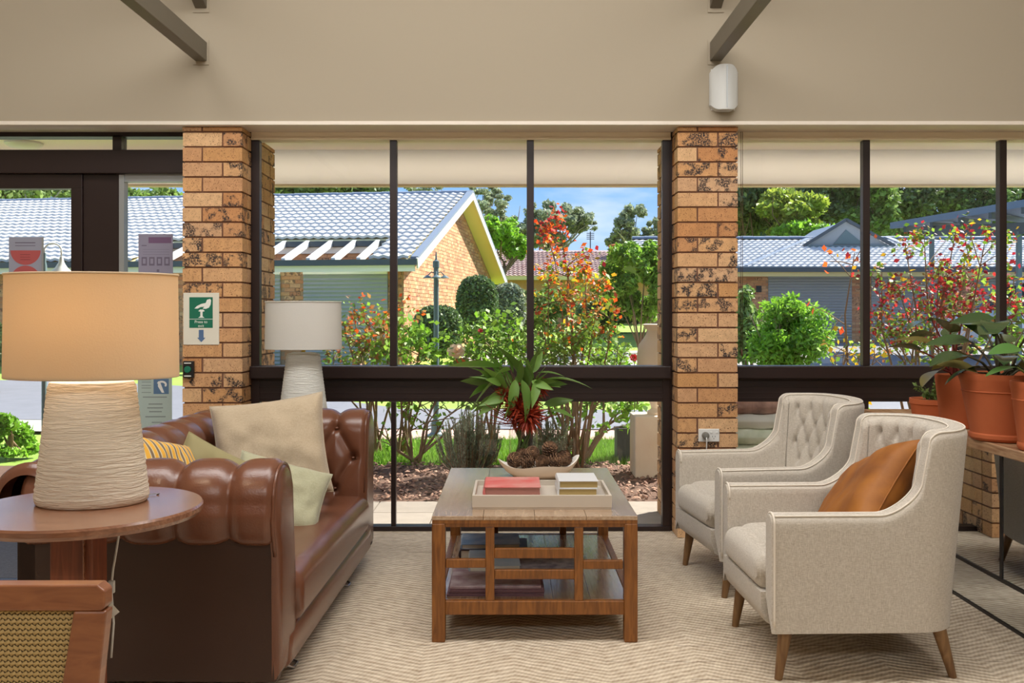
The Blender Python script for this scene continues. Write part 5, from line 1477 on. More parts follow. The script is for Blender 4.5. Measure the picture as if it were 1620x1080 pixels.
def cane_mat():
    m = bpy.data.materials.new('cane'); m.use_nodes = True; n, l = m.node_tree.nodes, m.node_tree.links; b = n['Principled BSDF']; b.inputs['Roughness'].default_value = .6
    tc = n.new('ShaderNodeTexCoord'); sp_ = n.new('ShaderNodeSeparateXYZ'); l.new(tc.outputs['Object'], sp_.inputs[0])
    def mt(op, a, c=None):
        k = n.new('ShaderNodeMath'); k.operation = op
        for i, v in enumerate((a, c)):
            if v is None: continue
            if isinstance(v, (int, float)): k.inputs[i].default_value = v
            else: l.new(v, k.inputs[i])
        return k.outputs[0]
    MATS['cane'] = m
    r = n.new('ShaderNodeRGB'); r.outputs[0].default_value = srgb(196, 168, 112); l.new(r.outputs[0], b.inputs['Base Color'])
cane_mat()
x3, _ = chp(122, 962); x4, _ = chp(108, 1070)
MB().prism([(-x3 - .01, zb_ + .005), (x3 + .01, zb_ + .005), (x4 + .0, .50), (-x4, .50)], 'y', .002, .006).build('back_cloth', mat('cane_backing', (92, 74, 46), .9), ch)
wv = MB(); p_ = .0095
nx = int(x3 * 2 / p_) + 2; nz_ = int((zb_ - .5) / (p_ * .9))
for i in range(nz_):
    z = .505 + i * p_ * .9; lim = x4 + (x3 - x4) * (z - .5) / (zb_ - .5)
    for j in range(nx):
        x = -x3 + j * p_ + (p_ / 2 if i % 2 else 0)
        if abs(x) > lim - .002: continue
        a = .9 if (i + 0) % 2 else -.9
        c_, s_n = math.cos(.5), math.sin(.5) * (1 if i % 2 else -1)
        l2, w2 = .0052, .0030
        pts = [(x - c_ * l2 - s_n * w2, z - s_n * l2 + c_ * w2), (x - c_ * l2 + s_n * w2, z - s_n * l2 - c_ * w2), (x + c_ * l2 + s_n * w2, z + s_n * l2 - c_ * w2), (x + c_ * l2 - s_n * w2, z + s_n * l2 + c_ * w2)]
        vs = [(p[0], .0015, p[1]) for p in pts] + [(x, -.003, z)]
        wv.add(vs, [(0, 1, 4), (1, 2, 4), (2, 3, 4), (3, 0, 4)])
wv.build('woven_back', M['cane'], ch, kind='stuff')

# ================================================================ COFFEE TABLE AND WHAT IS ON IT
CX0, CX1, CY0, CY1, CT = X(683, 3.69), X(1009, 3.69), 3.69, 4.86, Z(816, 3.69)
ct = empty('coffee_table', ((CX0 + CX1) / 2, (CY0 + CY1) / 2, 0), label='brown wooden coffee table with lattice ends and a lower shelf', cat='table')
hx_, hy_ = (CX1 - CX0) / 2, (CY1 - CY0) / 2; lw = .052; W_ = M['table_wood']
zap = Z(834, 3.69); zsb, zst = Z(973, 3.69), Z(951, 3.69)
nbd = 4
for i in range(nbd):
    a = -hx_ + 2 * hx_ * i / nbd; MB().box(a + .0006, a + 2 * hx_ / nbd - .0006, -hy_, hy_, CT - .016, CT).build('top_board', M['table_top_wood'], ct, bevel=.0012)
MB().box(-hx_ + .001, hx_ - .001, -hy_ + .001, hy_ - .001, CT - .03, CT - .016).build('top_core', W_, ct)
for sx in (-1, 1):
    for sy in (-1, 1):
        MB().box(sx * hx_, sx * (hx_ - lw), sy * hy_, sy * (hy_ - lw), 0, CT - .03).build('leg', W_, ct, bevel=.004)
for sy in (-1, 1):
    MB().box(-hx_ + lw, hx_ - lw, sy * (hy_ - .004), sy * (hy_ - .03), zap, CT - .03).build('apron', W_, ct, bevel=.002)
    MB().box(-hx_ + lw, hx_ - lw, sy * (hy_ - .004), sy * (hy_ - .034), zsb, zst).build('shelf_rail', W_, ct, bevel=.003)
    def lx_(px): return X(px, 3.69) - ct.location.x
    for (a, c_) in ((768, 782), (909, 923)):
        MB().box(lx_(a), lx_(c_), sy * (hy_ - .006), sy * (hy_ - .030), zst, zap).build('lattice_post', W_, ct, bevel=.003)
    for (a, c_, y0, y1) in ((705, 768, 885, 899), (923, 986, 887, 901), (782, 909, 868, 884), (782, 909, 902, 917)):
        MB().box(lx_(a), lx_(c_), sy * (hy_ - .008), sy * (hy_ - .028), Z(y1, 3.69), Z(y0, 3.69)).build('lattice_rail', W_, ct, bevel=.003)
for sx in (-1, 1):
    MB().box(sx * (hx_ - .004), sx * (hx_ - .03), -hy_ + lw, hy_ - lw, zap, CT - .03).build('apron', W_, ct, bevel=.002)
    MB().box(sx * (hx_ - .004), sx * (hx_ - .034), -hy_ + lw, hy_ - lw, zsb, zst).build('shelf_rail', W_, ct, bevel=.003)
SHZ = zst - .002
for i in range(5):
    a = -hx_ + .034 + (2 * hx_ - .068) * i / 5; MB().box(a + .0008, a + (2 * hx_ - .068) / 5 - .0008, -hy_ + .03, hy_ - .03, SHZ - .014, SHZ).build('shelf_board', M['table_top_wood'], ct, bevel=.001)

# tray
YT0 = CY0 + .12
TX0, TX1 = X(747, YT0), X(968, YT0); TL = .36
tzz = CT
twz_ = 0
tr_ = empty('serving_tray', ((TX0 + TX1) / 2, YT0 + TL / 2, tzz), label='pale greige rectangular tray on the coffee table holding the books', cat='tray')
thx, thy, twz = (TX1 - TX0) / 2, TL / 2, .058
MB().box(-thx + .002, thx - .002, -thy + .002, thy - .002, .0, .035).build('tray_base', M['tray_paint'], tr_, bevel=.001)
for (a, c_, d_, e_) in ((-thx, thx, -thy, -thy + .011), (-thx, thx, thy - .011, thy), (-thx, -thx + .011, -thy + .011, thy - .011), (thx - .011, thx, -thy + .011, thy - .011)):
    MB().box(a, c_, d_, e_, .008, twz).build('tray_side', M['tray_paint'], tr_, bevel=.0015)
def book(label, x, y, z, w, l, h, rz, cover, page, group=None, cat='book', name='book'):
    """spine on the left, pages towards the camera"""
    t = empty(name, (x, y, z), rz, label=label, cat=cat, group=group)
    cth = .0025
    MB().box(-w / 2 + .004, w / 2 - .004, -l / 2 + .004, l / 2 - .004, cth, h - cth).build('pages', page, t)
    c_ = MB().box(-w / 2, w / 2, -l / 2, l / 2, 0, cth); c_.box(-w / 2, w / 2, -l / 2, l / 2, h - cth, h)
    n = 8; pr = [(-w / 2 - h * .18 * math.sin(k / n * PI), h * k / n) for k in range(n + 1)] + [(-w / 2 + .003, h - .0005), (-w / 2 + .003, .0005)]
    c_.prism(pr, 'y', -l / 2, l / 2); c_.build('cover', cover, t)
    return t
bz_ = tzz + .0355
bred = mat('cover_red', (206, 96, 92), .5, var=.5, nscale=9, rgb2=(206, 176, 166)); bwh = mat('cover_white', (214, 214, 214), .45)
bpl = mat('cover_plum', (120, 66, 66), .5)
book('red and pink paperback lying on the left side of the tray', X(811, YT0 + .08), YT0 + .185, bz_, X(856, YT0 + .1) - X(768, YT0 + .1), .25, .044, 0, bred, M['page_red'])
book('lower of the two white hardbacks on the right side of the tray', X(914, YT0 + .10), YT0 + .19, bz_, .160, .21, .034, 0, bwh, M['page_gold'])
book('upper of the two white hardbacks on the right side of the tray', X(915, YT0 + .10), YT0 + .19, bz_ + .0345, .162, .205, .030, .01, bwh, M['page_gold'])

# shelf: books and magazines
bsh = SHZ + .0006
cols = [mat('cover_blue', (120, 150, 190), .5, var=.7, nscale=12, rgb2=(210, 220, 225)), mat('cover_pale', (206, 216, 222), .4, var=.4, nscale=20, rgb2=(150, 170, 190)), mat('cover_brown', (128, 84, 72), .5),
        mat('news_grey', (206, 200, 200), .8, var=.9, nscale=22, rgb2=(120, 116, 126), detail=8), mat('news_mauve', (200, 186, 190), .75, var=.8, nscale=16, rgb2=(150, 110, 120), detail=8), mat('page_mauve', (140, 104, 112), .8, var=.6, nscale=60, stretch=(1, 1, 20)), mat('cover_dark', (58, 42, 44), .5)]
bx_l = X(775, 4.2)
stack1 = [('bottom brown book in the shelf stack at left', .21, .26, .020, cols[2], M['page_red']), ('thin brown book second in the shelf stack at left', .205, .25, .016, cols[2], M['page_red']), ('pale blue book third in the shelf stack at left', .215, .27, .026, cols[1], M['paper'])]
z = bsh
for i, (lab, w, l, h, cv, pgm) in enumerate(stack1):
    book(lab, X(768, 4.1) + .03 + i * .004, 4.12, z, w, l, h, .02 * i, cv, pgm, 'books on the coffee table shelf'); z += h + .0005
book('dark-covered wide book at the back left of the shelf', X(782, 4.45) + .0, 4.46, bsh, .31, .24, .040, 0, cols[6], M['paper'], 'books on the coffee table shelf')
book('blue and white magazine on top of the dark wide book', X(776, 4.45), 4.47, bsh + .0405, .27, .22, .022, .03, cols[0], M['paper'], 'books on the coffee table shelf')
# magazines fanned at the front
z = bsh
for i in range(5):
    book(['lowest', 'second lowest', 'middle', 'second highest', 'topmost'][i] + ' mauve magazine in the pile at the front of the shelf', X(786, 3.9) + random.uniform(-.005, .005), 3.90 + random.uniform(-.004, .004), z, .385 - .006 * i, .27, .0075, random.uniform(-.02, .02), cols[4] if i == 4 else cols[5], cols[5], 'magazines on the coffee table shelf', 'magazine', 'magazine'); z += .008
nw = MB(); 
for k in range(4): nw.box(-.17 + .002 * k, .17, -.13, .13, .003 * k, .003 * k + .0025)
nw = nw.build('newspaper', cols[3], loc=(X(845, 4.1) + .02, 4.02 + .17, bsh)); nw.rotation_euler = (0, 0, -.08)
tag(nw, 'folded grey newspaper with a dark masthead on the shelf behind the magazines', 'newspaper', 'magazines on the coffee table shelf')

def text_mesh(s, size, m, parent, loc, rot=(PI / 2, 0, 0), name='lettering', align='CENTER', extrude=.0004):
    cu = bpy.data.curves.new(name, 'FONT'); cu.body = s; cu.size = size; cu.align_x = align; cu.align_y = 'CENTER'; cu.extrude = extrude
    tmp = bpy.data.objects.new('tmp', cu); COL.objects.link(tmp)
    dg = bpy.context.evaluated_depsgraph_get(); me = bpy.data.meshes.new_from_object(tmp.evaluated_get(dg)); me.name = name
    bpy.data.objects.remove(tmp); bpy.data.curves.remove(cu)
    me.materials.clear(); me.materials.append(m)
    o = bpy.data.objects.new(name, me); COL.objects.link(o); o.parent = parent; o.location = loc; o.rotation_euler = rot
    return o
text_mesh('S6', .05, M['black'], nw, (.03, -.08, .012), (0, 0, 0))

# glass vase with the native bouquet, bowl of pine cones
YV = 4.765
vase = MB(); vz = CT; vr = .072
vh = .208
vp = [(.001, .004), (vr * .85, .004), (vr * .98, .012), (vr, .03), (vr, vh - .005), (vr * 1.0, vh), (vr * .965, vh), (vr * .96, .03), (vr * .9, .016), (.001, .014)]
vase.lathe(vp, (0, 0, 0), 48, cap=False)
vo = vase.build('glass_vase', glass_mat('vase_glass', (.95, .98, .97, 1), 1.0), smooth=40, loc=(X(828, YV), YV + .01, vz)); tag(vo, 'clear cylindrical glass vase holding the leafy bouquet', 'vase')
def leaf_mesh(name, L, W, fold=.25, droop=.3, m=None, n=7, tip=1.0):
    """leaf along +x, veined fold, drooping tip"""
    b = MB()
    for i in range(n + 1):
        t = i / n; w = W / 2 * (math.sin(PI * min(1, t ** .75)) ** tip if t < 1 else 0) + (.0015 if i == 0 else 0)
        x = L * t; z = -droop * L * t * t
        b.v += [(x, -w, z + fold * w), (x, 0, z), (x, w, z + fold * w)]
    for i in range(n):
        a = i * 3; b.f += [(a, a + 3, a + 4, a + 1), (a + 1, a + 4, a + 5, a + 2)]; b.mi += [0, 0]
    me = b.mesh(name, m, True, fix=False); return me
def place_leaf(parent, me, p, d, roll_=0.0, s=1.0, name='leaf'):
    d = Vector(d).normalized(); up = Vector((0, 0, 1)) if abs(d.z) < .95 else Vector((0, 1, 0))
    y = up.cross(d).normalized(); z = d.cross(y)
    R = Matrix((d, y, z)).transposed().to_4x4() @ Matrix.Rotation(roll_, 4, 'X') @ Matrix.Scale(s, 4)
    o = bpy.data.objects.new(name, me); COL.objects.link(o); o.parent = parent; o.matrix_local = Matrix.Translation(Vector(p)) @ R; return o
bq = empty('bouquet', (X(828, YV), YV + .02, vz + .016), label='bouquet of long green gum leaves and spiky red flowers in the glass vase', cat='bouquet')
bo = Vector(bq.location)
def bpnt(px, py, dy=0.0): return P(px, py, YV + .02 + dy) - bo
hub = bpnt(828, 672)
stm = MB(); g = np.random.default_rng(5)
for k in range(13):
    a = k * 2.4; r = .055
    f = Vector((math.cos(a) * r, math.sin(a) * r, .004)); t_ = hub + Vector((math.cos(a + 2.4) * .05, math.sin(a + 2.4) * .04, g.uniform(-.01, .05)))
    stm.tube([f, f.lerp(t_, .5) + Vector((0, 0, .0)), t_], [.005 if k % 3 else .008] * 3, 6)
stm.build('stems', M['stem_green'], bq, smooth=True)
LF = [leaf_mesh('leaf', .17, .052, .30, d_, M['leaf_bouquet'], 8) for d_ in (.05, .25, .45)]
# (root px,py, tip px,py, depth offset tip, size)
spec = [(790, 580, 712, 590, -.05), (800, 590, 745, 640, -.08), (776, 610, 748, 622, -.05), (790, 605, 733, 612, .02), (800, 600, 774, 556, .0), (812, 605, 790, 570, .05), (812, 590, 800, 562, -.03),
        (835, 610, 795, 545, -.02), (840, 600, 838, 556, .04), (845, 600, 815, 548, -.06), (850, 590, 878, 592, -.03), (858, 602, 926, 596, -.06), (855, 605, 885, 612, .0), (850, 600, 846, 640, -.12), (825, 600, 843, 652, -.14),
        (800, 615, 765, 660, -.10), (805, 620, 780, 665, .0), (870, 650, 895, 652, -.1), (860, 640, 905, 640, .06), (790, 625, 757, 650, .08), (815, 600, 812, 650, -.1), (842, 590, 860, 560, .08), (780, 600, 760, 598, .1),
        (808, 585, 778, 590, -.12), (820, 605, 826, 575, -.1), (835, 615, 838, 570, .0), (800, 630, 772, 640, -.13), (815, 625, 800, 665, -.13)]
tw = MB()
for k in range(20):
    a = g.uniform(0, 2 * PI); rr_ = g.uniform(.4, 1); spec.append((818 + 25 * math.cos(a), 608 + 14 * math.sin(a), 814 + 78 * rr_ * math.cos(a), 606 - 46 * rr_ * math.sin(a), g.uniform(-.16, .10)))
for i, (a, c_, d_, e_, dy) in enumerate(spec):
    p = bpnt(a, c_, dy * .35); q = bpnt(d_, e_, dy); D = q - p; L0 = D.length
    s = max(.75, L0 / .17) * 1.08
    place_leaf(bq, LF[i % 3], p, D + Vector((0, 0, .18 * L0)), g.uniform(-1.2, 1.2), s)
    tw.tube([hub, hub.lerp(p, .5) + Vector((0, 0, .02)), p], [.0035, .003, .0018], 5, cap=False)
tw.build('twigs', M['stem_brown'], bq, smooth=True)
# spiky red flowers
def spiky(parent, c_, r, n, m, seed, up=(0, 0, 1), spread=1.0):
    g2 = np.random.default_rng(seed); b = MB()
    for k in range(n):
        d = Vector(g2.normal(size=3)) + Vector(up) * 1.0; d.normalize()
        L = r * g2.uniform(.75, 1.15); e_ = c_ + d * L; mid = c_ + d * L * .55 + Vector((0, 0, L * .05))
        s = d.cross(Vector((g2.normal(), g2.normal(), g2.normal()))).normalized() * r * .05
        b.add([c_ + s * .4, mid + s, e_ + Vector((0, 0, -r * .08)), mid - s], [(0, 1, 2, 3)])
    return b.build('flower_head', m, parent, fix=False)
for i, (px, py, r, dy, up) in enumerate([(797, 628, .055, -.03, (-.4, -.2, .8)), (855, 614, .050, .02, (.3, 0, .9)), (820, 650, .085, -.02, (-.2, -.5, .2)), (836, 660, .080, -.05, (.4, -.5, 0)), (812, 615, .05, .03, (0, 0, 1)), (838, 630, .065, .0, (.2, -.2, .5)), (826, 640, .085, .03, (0, 0, .2))]):
    spiky(bq, bpnt(px, py, dy), r * 1.22, 190, M['bloom_red'], i + 3, up)
thn = MB()
for k in range(34):
    a = g.uniform(0, 2 * PI); c0 = bpnt(828, 668); e_ = c0 + Vector((math.cos(a) * g.uniform(.10, .24), math.sin(a) * .14 - .03, g.uniform(-.02, .12)))
    thn.tube([c0, c0.lerp(e_, .5) + Vector((0, 0, -.012)), e_], [.0035, .0025, .001], 4, cap=False)
thn.build('red_spikes', mat('spike_red', (128, 44, 36), .7), bq, smooth=True)
# boat-shaped bowl
YB_ = 4.57
bw_ = empty('bowl', (X(852, YB_), YB_, CT), label='off-white wavy boat-shaped bowl full of pine cones on the coffee table', cat='bowl')
nb2 = 64; rings = []
def rim(a):
    ca, sa = math.cos(a), math.sin(a)
    return .185 * ca, .105 * sa * (1 + .06 * math.sin(3 * a)), .062 + .022 * abs(ca) ** 3 + .008 * math.sin(4 * a + 1) + (.02 if ca > .7 else 0) * (ca - .7) * 3
b = MB(); prof = [(.35, 0), (.55, .0), (.80, .35), (.95, .75), (1.0, 1.0), (.96, .99), (.90, .78), (.72, .42), (.4, .18), (.02, .16)]
for f, h in prof:
    b.v += [(rim(k * 2 * PI / nb2)[0] * f * 1.06, rim(k * 2 * PI / nb2)[1] * f, rim(k * 2 * PI / nb2)[2] * h) for k in range(nb2)]
for r in range(len(prof) - 1):
    for k in range(nb2): b.f.append((r * nb2 + k, r * nb2 + (k + 1) % nb2, (r + 1) * nb2 + (k + 1) % nb2, (r + 1) * nb2 + k)); b.mi.append(0)
b.f.append(tuple(range(nb2))); b.mi.append(0)
b.build('bowl_body', M['ceramic'], bw_, smooth=60)
def pine_mesh(L, R_, seed):
    b = MB(); g2 = np.random.default_rng(seed)
    b.lathe([(.001, -L / 2), (R_ * .6, -L * .3), (R_ * .6, 0), (R_ * .4, L * .3), (.001, L / 2)], (0, 0, 0), 8)
    n = 90
    for k in range(n):
        t = (k + .5) / n; a = k * 2.39996; z = -L / 2 + L * t; rad = R_ * (math.sin(PI * min(1, .12 + t * .86)) ** .7)
        d = Vector((math.cos(a), math.sin(a), .35 + .5 * t)).normalized(); s = Vector((-math.sin(a), math.cos(a), 0)); w = R_ * .26
        p0 = Vector((math.cos(a) * rad * .4, math.sin(a) * rad * .4, z - L * .05)); e_ = p0 + d * rad * .72
        up = d.cross(s) * -R_ * .10
        b.add([p0 - s * w * .4, p0 + s * w * .4, e_ + s * w, e_ - s * w, e_ + up + d * .002, e_ - up * .6], [(0, 1, 2, 3), (3, 2, 4), (2, 3, 5)])
    return b.mesh('pine_cone', M['pinecone'], fix=False)
pms = [pine_mesh(.075, .036, 1), pine_mesh(.07, .034, 2)]
pcs = [(-.115, .0, .085, .4, 'leftmost pine cone in the bowl'), (-.055, -.028, .078, 1.3, 'pine cone second from the left at the bowl front'), (.015, -.03, .078, 2.2, 'middle pine cone at the bowl front'),
       (.08, -.018, .084, .9, 'pine cone at the right front of the bowl'), (.125, .02, .090, 2.9, 'rightmost pine cone in the bowl'), (-.03, .030, .112, .2, 'raised pine cone in the middle of the heap'), (.055, .02, .135, .6, 'greyish pine cone standing on top of the heap'), (-.08, .045, .10, 2, 'pine cone at the back left of the heap')]
for i, (x, y, z, a, lab) in enumerate(pcs):
    o = bpy.data.objects.new('pine_cone', pms[i % 2]); COL.objects.link(o); o.location = (bw_.location.x + x, YB_ + y, CT + z)
    o.rotation_euler = (1.25 if i != 6 else .7, .3 * math.sin(i * 2), a); tag(o, lab, 'pine cone', 'pine cones in the bowl')

# ================================================================ WING ARMCHAIRS
def smooth01(t): t = max(0.0, min(1.0, t)); return t * t * (3 - 2 * t)
def armchair(label, loc, rz):
    """faces -x; origin at the front centre on the floor"""
    c = empty('armchair', loc, rz, label=label, cat='armchair', group='button-back linen armchairs')
    HW, TH, DB, DT = .335, .078, .695, .772       # half width, thickness, depth at bottom / top
    ZB0, ZA, ZTOP = .175, .585, .872
    # plan path of the outer skin: front-left -> back -> front-right
    pts = []; R_ = .20
    nst = 60
    for i in range(nst): pts.append((0.0 + (DB - R_) * i / nst, -HW))
    for a in np.linspace(-90, 90, 64):
        ar = math.radians(a); ex = .78
        pts.append((DB - R_ + R_ * math.copysign(abs(math.cos(ar)) ** ex, math.cos(ar)), math.copysign((HW) * abs(math.sin(ar)) ** ex, math.sin(ar)) if True else 0))
    for i in range(nst): pts.append((DB - R_ - (DB - R_) * (i + 1) / nst, HW))
    pts = np.array(pts)
    # refine sampling near the wing front
    d = np.r_[0, np.cumsum(np.hypot(*np.diff(pts, axis=0).T))]
    S_ = np.linspace(0, d[-1], 210)
    dens = []
    px = np.interp(S_, d, pts[:, 0]); 
    extra = [s for s in np.linspace(0, d[-1], 1800) if .36 < np.interp(s, d, pts[:, 0]) < .56][::4] + [s for s in np.linspace(0, d[-1], 9000) if .494 < np.interp(s, d, pts[:, 0]) < .52][::4]
    S_ = np.array(sorted(set(np.round(np.r_[S_, extra], 5))))
    px = np.interp(S_, d, pts[:, 0]); py = np.interp(S_, d, pts[:, 1])
    tx_ = np.gradient(px, S_); ty_ = np.gradient(py, S_); l = np.hypot(tx_, ty_); nx_, ny_ = -ty_ / l, tx_ / l   # inward normal
    def top(x, y):
        t = (x - .365) / .135
        if t <= 0: return ZA
        if t < 1: return ZA + .105 * (1 - math.sqrt(1 - t * t)) + .02 * smooth01(t)
        if x < .516: return ZA + .125 + (ZTOP - .035 - ZA - .125) * (x - .5) / .016
        u = min(1, (x - .516) / .04)
        return ZTOP - .035 + .035 * math.sqrt(1 - (1 - u) ** 2) + .010 * (1 - (abs(y) / HW) ** 2)
    H = np.array([top(a, b_) for a, b_ in zip(px, py)])
    lean = lambda x, z: (DT - DB) * max(0, (z - .2) / .67) * max(0, (x - .30) / (DB - .30)) ** 1.5
    mid = d[-1] / 2
    nO, nI = 16, 30
    def ringpt(i, k):
        pass
    # inner-surface tufts: (s along path, z)
    bts = []; crs = []
    rows = [(.80, 0), (.715, 1), (.63, 0), (.545, 1)]
    sp = .105
    for z, off in rows:
        for k in range(-3, 4):
            s = mid + (k + (.5 if off else 0)) * sp
            if abs(s - mid) < .33: bts.append((s, z))
    for (s, z) in bts:
        for (s2, z2) in bts:
            if abs(abs(s2 - s) - sp / 2) < .01 and 0 < z - z2 < .1: crs.append(((s, z), (s2, z2)))
        if z > .79: crs.append(((s, z), (s, .9)))
    verts = []; ring_n = None
    inner_cols = []
    A = []
    for i in range(len(S_)):
        h = H[i]; ox, oy, nx, ny = px[i], py[i], nx_[i], ny_[i]
        col = []
        r = TH / 2 * .82
        for k in range(nO + 1):
            z = ZB0 + (h - r - ZB0) * k / nO; col.append((ox + lean(ox, z), oy, z))
        for a in np.linspace(0, PI, 9)[1:-1]:
            z = h - r + r * math.sin(a); q = TH / 2 - TH / 2 * math.cos(a)
            col.append((ox + nx * q + lean(ox, z), oy + ny * q, z))
        for k in range(nI + 1):
            z = h - r - (h - r - .28) * k / nI
            bul = 0.0
            dd = abs(S_[i] - mid)
            if dd < .50:
                f = smooth01((.50 - dd) / .10) * smooth01((h - z) / .04)
                dm = min([float(seg_dist(np.array(S_[i]), np.array(z), a_, c_)) for a_, c_ in crs] or [9])
                bul = f * .016 * (1 - math.exp(-(dm / .016) ** 1.3)) + f * .006
                for b_ in bts:
                    q = (S_[i] - b_[0]) ** 2 + (z - b_[1]) ** 2
                    if q < .004: bul -= .022 * math.exp(-q / .013 ** 2)
            q = TH + bul + .05 * max(0, (.62 - z) / .4) * (1 if dd < .4 else 0)
            col.append((ox + nx * q + lean(ox, z), oy + ny * q, z))
        A.append(col)
    A = np.array(A)
    nr = A.shape[1]; iO = nO + 1 + 3
    # outer shell (outside + top to the crest) and tufted inside as two parts
    sh = MB().grid(A[:, :iO + 4])
    sh.build('outer_shell', M['linen'], c, smooth=60)
    lining = MB().grid(A[:, iO + 3:]).build('tufted_lining', M['linen'], c, smooth=True)
    # front ends of the arms
    for i0 in (0, len(S_) - 1):
        col = [tuple(p) for p in A[i0]]; col2 = [(p[0] - .012, p[1], p[2]) for p in A[i0]]
        cy = sum(p[1] for p in col) / len(col)
        ins = [(p[0] - .012, cy + (p[1] - cy) * .86, p[2] - (.006 if p[2] > .5 else 0)) for p in A[i0]]
        b = MB(); n = len(col); b.v = col + ins; b.f = [(k, k + 1, n + k + 1, n + k) for k in range(n - 1)] + [tuple(n + k for k in range(n))]; b.mi = [0] * len(b.f)
        b.build('arm_front', M['linen'], c, smooth=50)
        MB().tube([(p[0] - .004, p[1] * 1.004, p[2] + .001) for p in A[i0][1:nO + 12]], .0042, 5).build('edge_tube', M['edge_tube'], c, smooth=True)  # pale tube added for the lit edge of the arm
    # piping added along the crests, imitating edges caught by light
    e_ = A[:, nO + 2]; MB().tube([tuple(p + np.array([0, 0, .003])) for p in e_[::2]], .0036, 5).build('edge_tube', M['edge_tube'], c, smooth=True)
    e_ = A[:, nO + 6]; MB().tube([tuple(p + np.array([0, 0, .003])) for p in e_[::2]], .0030, 5).build('edge_tube', M['edge_tube'], c, smooth=True)
    bmz = MB().lathe([(.001, -.004), (.008, -.002), (.009, 0), (.007, .003), (.001, .005)], (0, 0, 0), 10).mesh('button', M['linen'], True)
    for (s, z) in bts:
        i = int(np.argmin(abs(S_ - s))); q = TH - .010 + .05 * max(0, (.62 - z) / .4); 
        o = bpy.data.objects.new('button', bmz); COL.objects.link(o); o.parent = lining
        o.location = (px[i] + nx_[i] * q + lean(px[i], z), py[i] + ny_[i] * q, z); o.rotation_euler = (0, -PI / 2, 0)
    # seat: T-shaped cushion plus rail
    rounded_slab(.02, .58, -HW + TH + .004, HW - TH - .004, .305, .435, .045, .012, n=(28, 28), wr=.004).build('seat_cushion', M['linen'], c, smooth=True)
    rounded_slab(-.038, .10, -HW + TH + .006, HW - TH - .006, .292, .424, .05, .004, n=(16, 28)).build('cushion_front', M['linen'], c, smooth=True)
    b = MB(); fr = [(.02, ZB0 + .0), (-.012, ZB0 + .02), (-.028, .24), (-.03, .30), (.05, .30), (.05, ZB0)]
    b.prism(fr, 'y', -HW + TH - .004, HW - TH + .004).build('front_rail', M['linen'], c, smooth=50)
    MB().box(.03, .52, -HW + .03, HW - .03, ZB0 + .002, .29).build('seat_platform', M['linen'], c)
    for sx, sy, dx in ((.055, -1, -.030), (.055, 1, -.030), (.590, -1, .055), (.590, 1, .055)):
        y = sy * (HW - .055)
        MB().tube([(sx + dx, y + sy * .004, 0), (sx, y, ZB0 + .02)], [.0135, .026], 16).build('leg', M['leg_wood'], c, smooth=40)
    return c
armchair('nearer cream linen armchair at right, holding the rust velvet cushion', (.90, 3.60, 0), 0.03)
armchair('farther cream linen armchair in front of the outlet pillar, its seat empty', (.90, 4.56, 0), .13)
b, ed = pillow_mesh(.50, .43, .17, 34, 34, .10, .012, 21)
o = b.build('cushion', M['velvet'], smooth=True); o.location = (1.345, 3.625, .572); o.rotation_euler = (-.72, -.40, -1.42)
tag(o, 'rust-orange velvet cushion on the nearer armchair', 'cushion')
MB().tube(ed, .0035, 5, closed=True, cap=False).build('edge_tube', M['velvet'], o, smooth=True)

# ================================================================ MIRRORED CABINET WITH POTS
mc = empty('sideboard', (2.02, 4.35, 0), label='long mirror-fronted sideboard with wooden top under the potted plants, at right', cat='sideboard')
c0, c1 = -1.35, 1.03       # along y
zt2, zl = .70, .18
MB().box(.02, .62, c0, c1, .012, zt2).build('carcass', M['white_trim'], mc)
MB().box(-.0, .018, c0, c1, .0, .014).build('plinth_strip', M['black'], mc)
MB().box(.004, .016, c0, c1, .016, zl - .006).build('plinth_mirror', M['mirror'], mc)
MB().box(-.002, .018, c0, c1, zl - .006, zl + .008).build('lower_strip', M['black'], mc)
ysd = [c0, -1.04, -.435, .30, c1]
for i in range(len(ysd) - 1):
    MB().box(.004, .016, ysd[i] + .009, ysd[i + 1] - .009, zl + .008, zt2).build('mirror_door', M['mirror'], mc)
    MB().box(.0, .018, ysd[i + 1] - .009, ysd[i + 1] + .009, zl + .008, zt2).build('door_edge', M['black'], mc)
nbd = 3
for i in range(nbd):
    a = -.03 + .66 * i / nbd; MB().box(a + .001, a + .66 / nbd - .001, c0 - .02, c1 + .02, zt2, .742).build('top_plank', M['shelf_wood'], mc, bevel=.004)

def pot(label, x, y, r, h, kind, cat='pot', z=.742):
    t = empty('terracotta_pot', (x, y, z), label=label, cat=cat)
    rb = r * (.74 if kind != 'bowl' else .86)
    pr = [(rb * .9, 0), (rb, .004)]
    if kind == 'rim':
        pr += [(rb * 1.06, h * .05), (rb * 1.06, h * .10), (rb * 1.02, h * .12), (r * .93, h * .72), (r * .955, h * .735), (r * .935, h * .75), (r * .965, h * .86), (r * .985, h * .90), (r * 1.0, h * .93), (r, h), (r * .95, h), (r * .92, h * .9)]
    elif kind == 'plain':
        pr += [(r * .985, h * .96), (r, h), (r * .93, h), (r * .90, h * .9)]
    else:
        pr += [(r * .96, h * .7), (r, h * .74), (r, h), (r * .93, h), (r * .9, h * .86)]
    MB().lathe(pr, (0, 0, 0), 56, cap=False).build('pot_wall', M['terracotta'], t, smooth=35)
    MB().lathe([(.001, h * .88), (r * .6, h * .90), (r * .925, h * .88)], (0, 0, 0), 32, cap=False).build('soil', M['soil'], t, smooth=True)
    MB().lathe([(.001, .002), (rb * .9, .0)], (0, 0, 0), 32, cap=False).build('pot_base', M['terracotta'], t)
    return t
BL = mat('leaf_broad', (58, 84, 44), .22, rnd=.25, spec=.7, transl=.15)
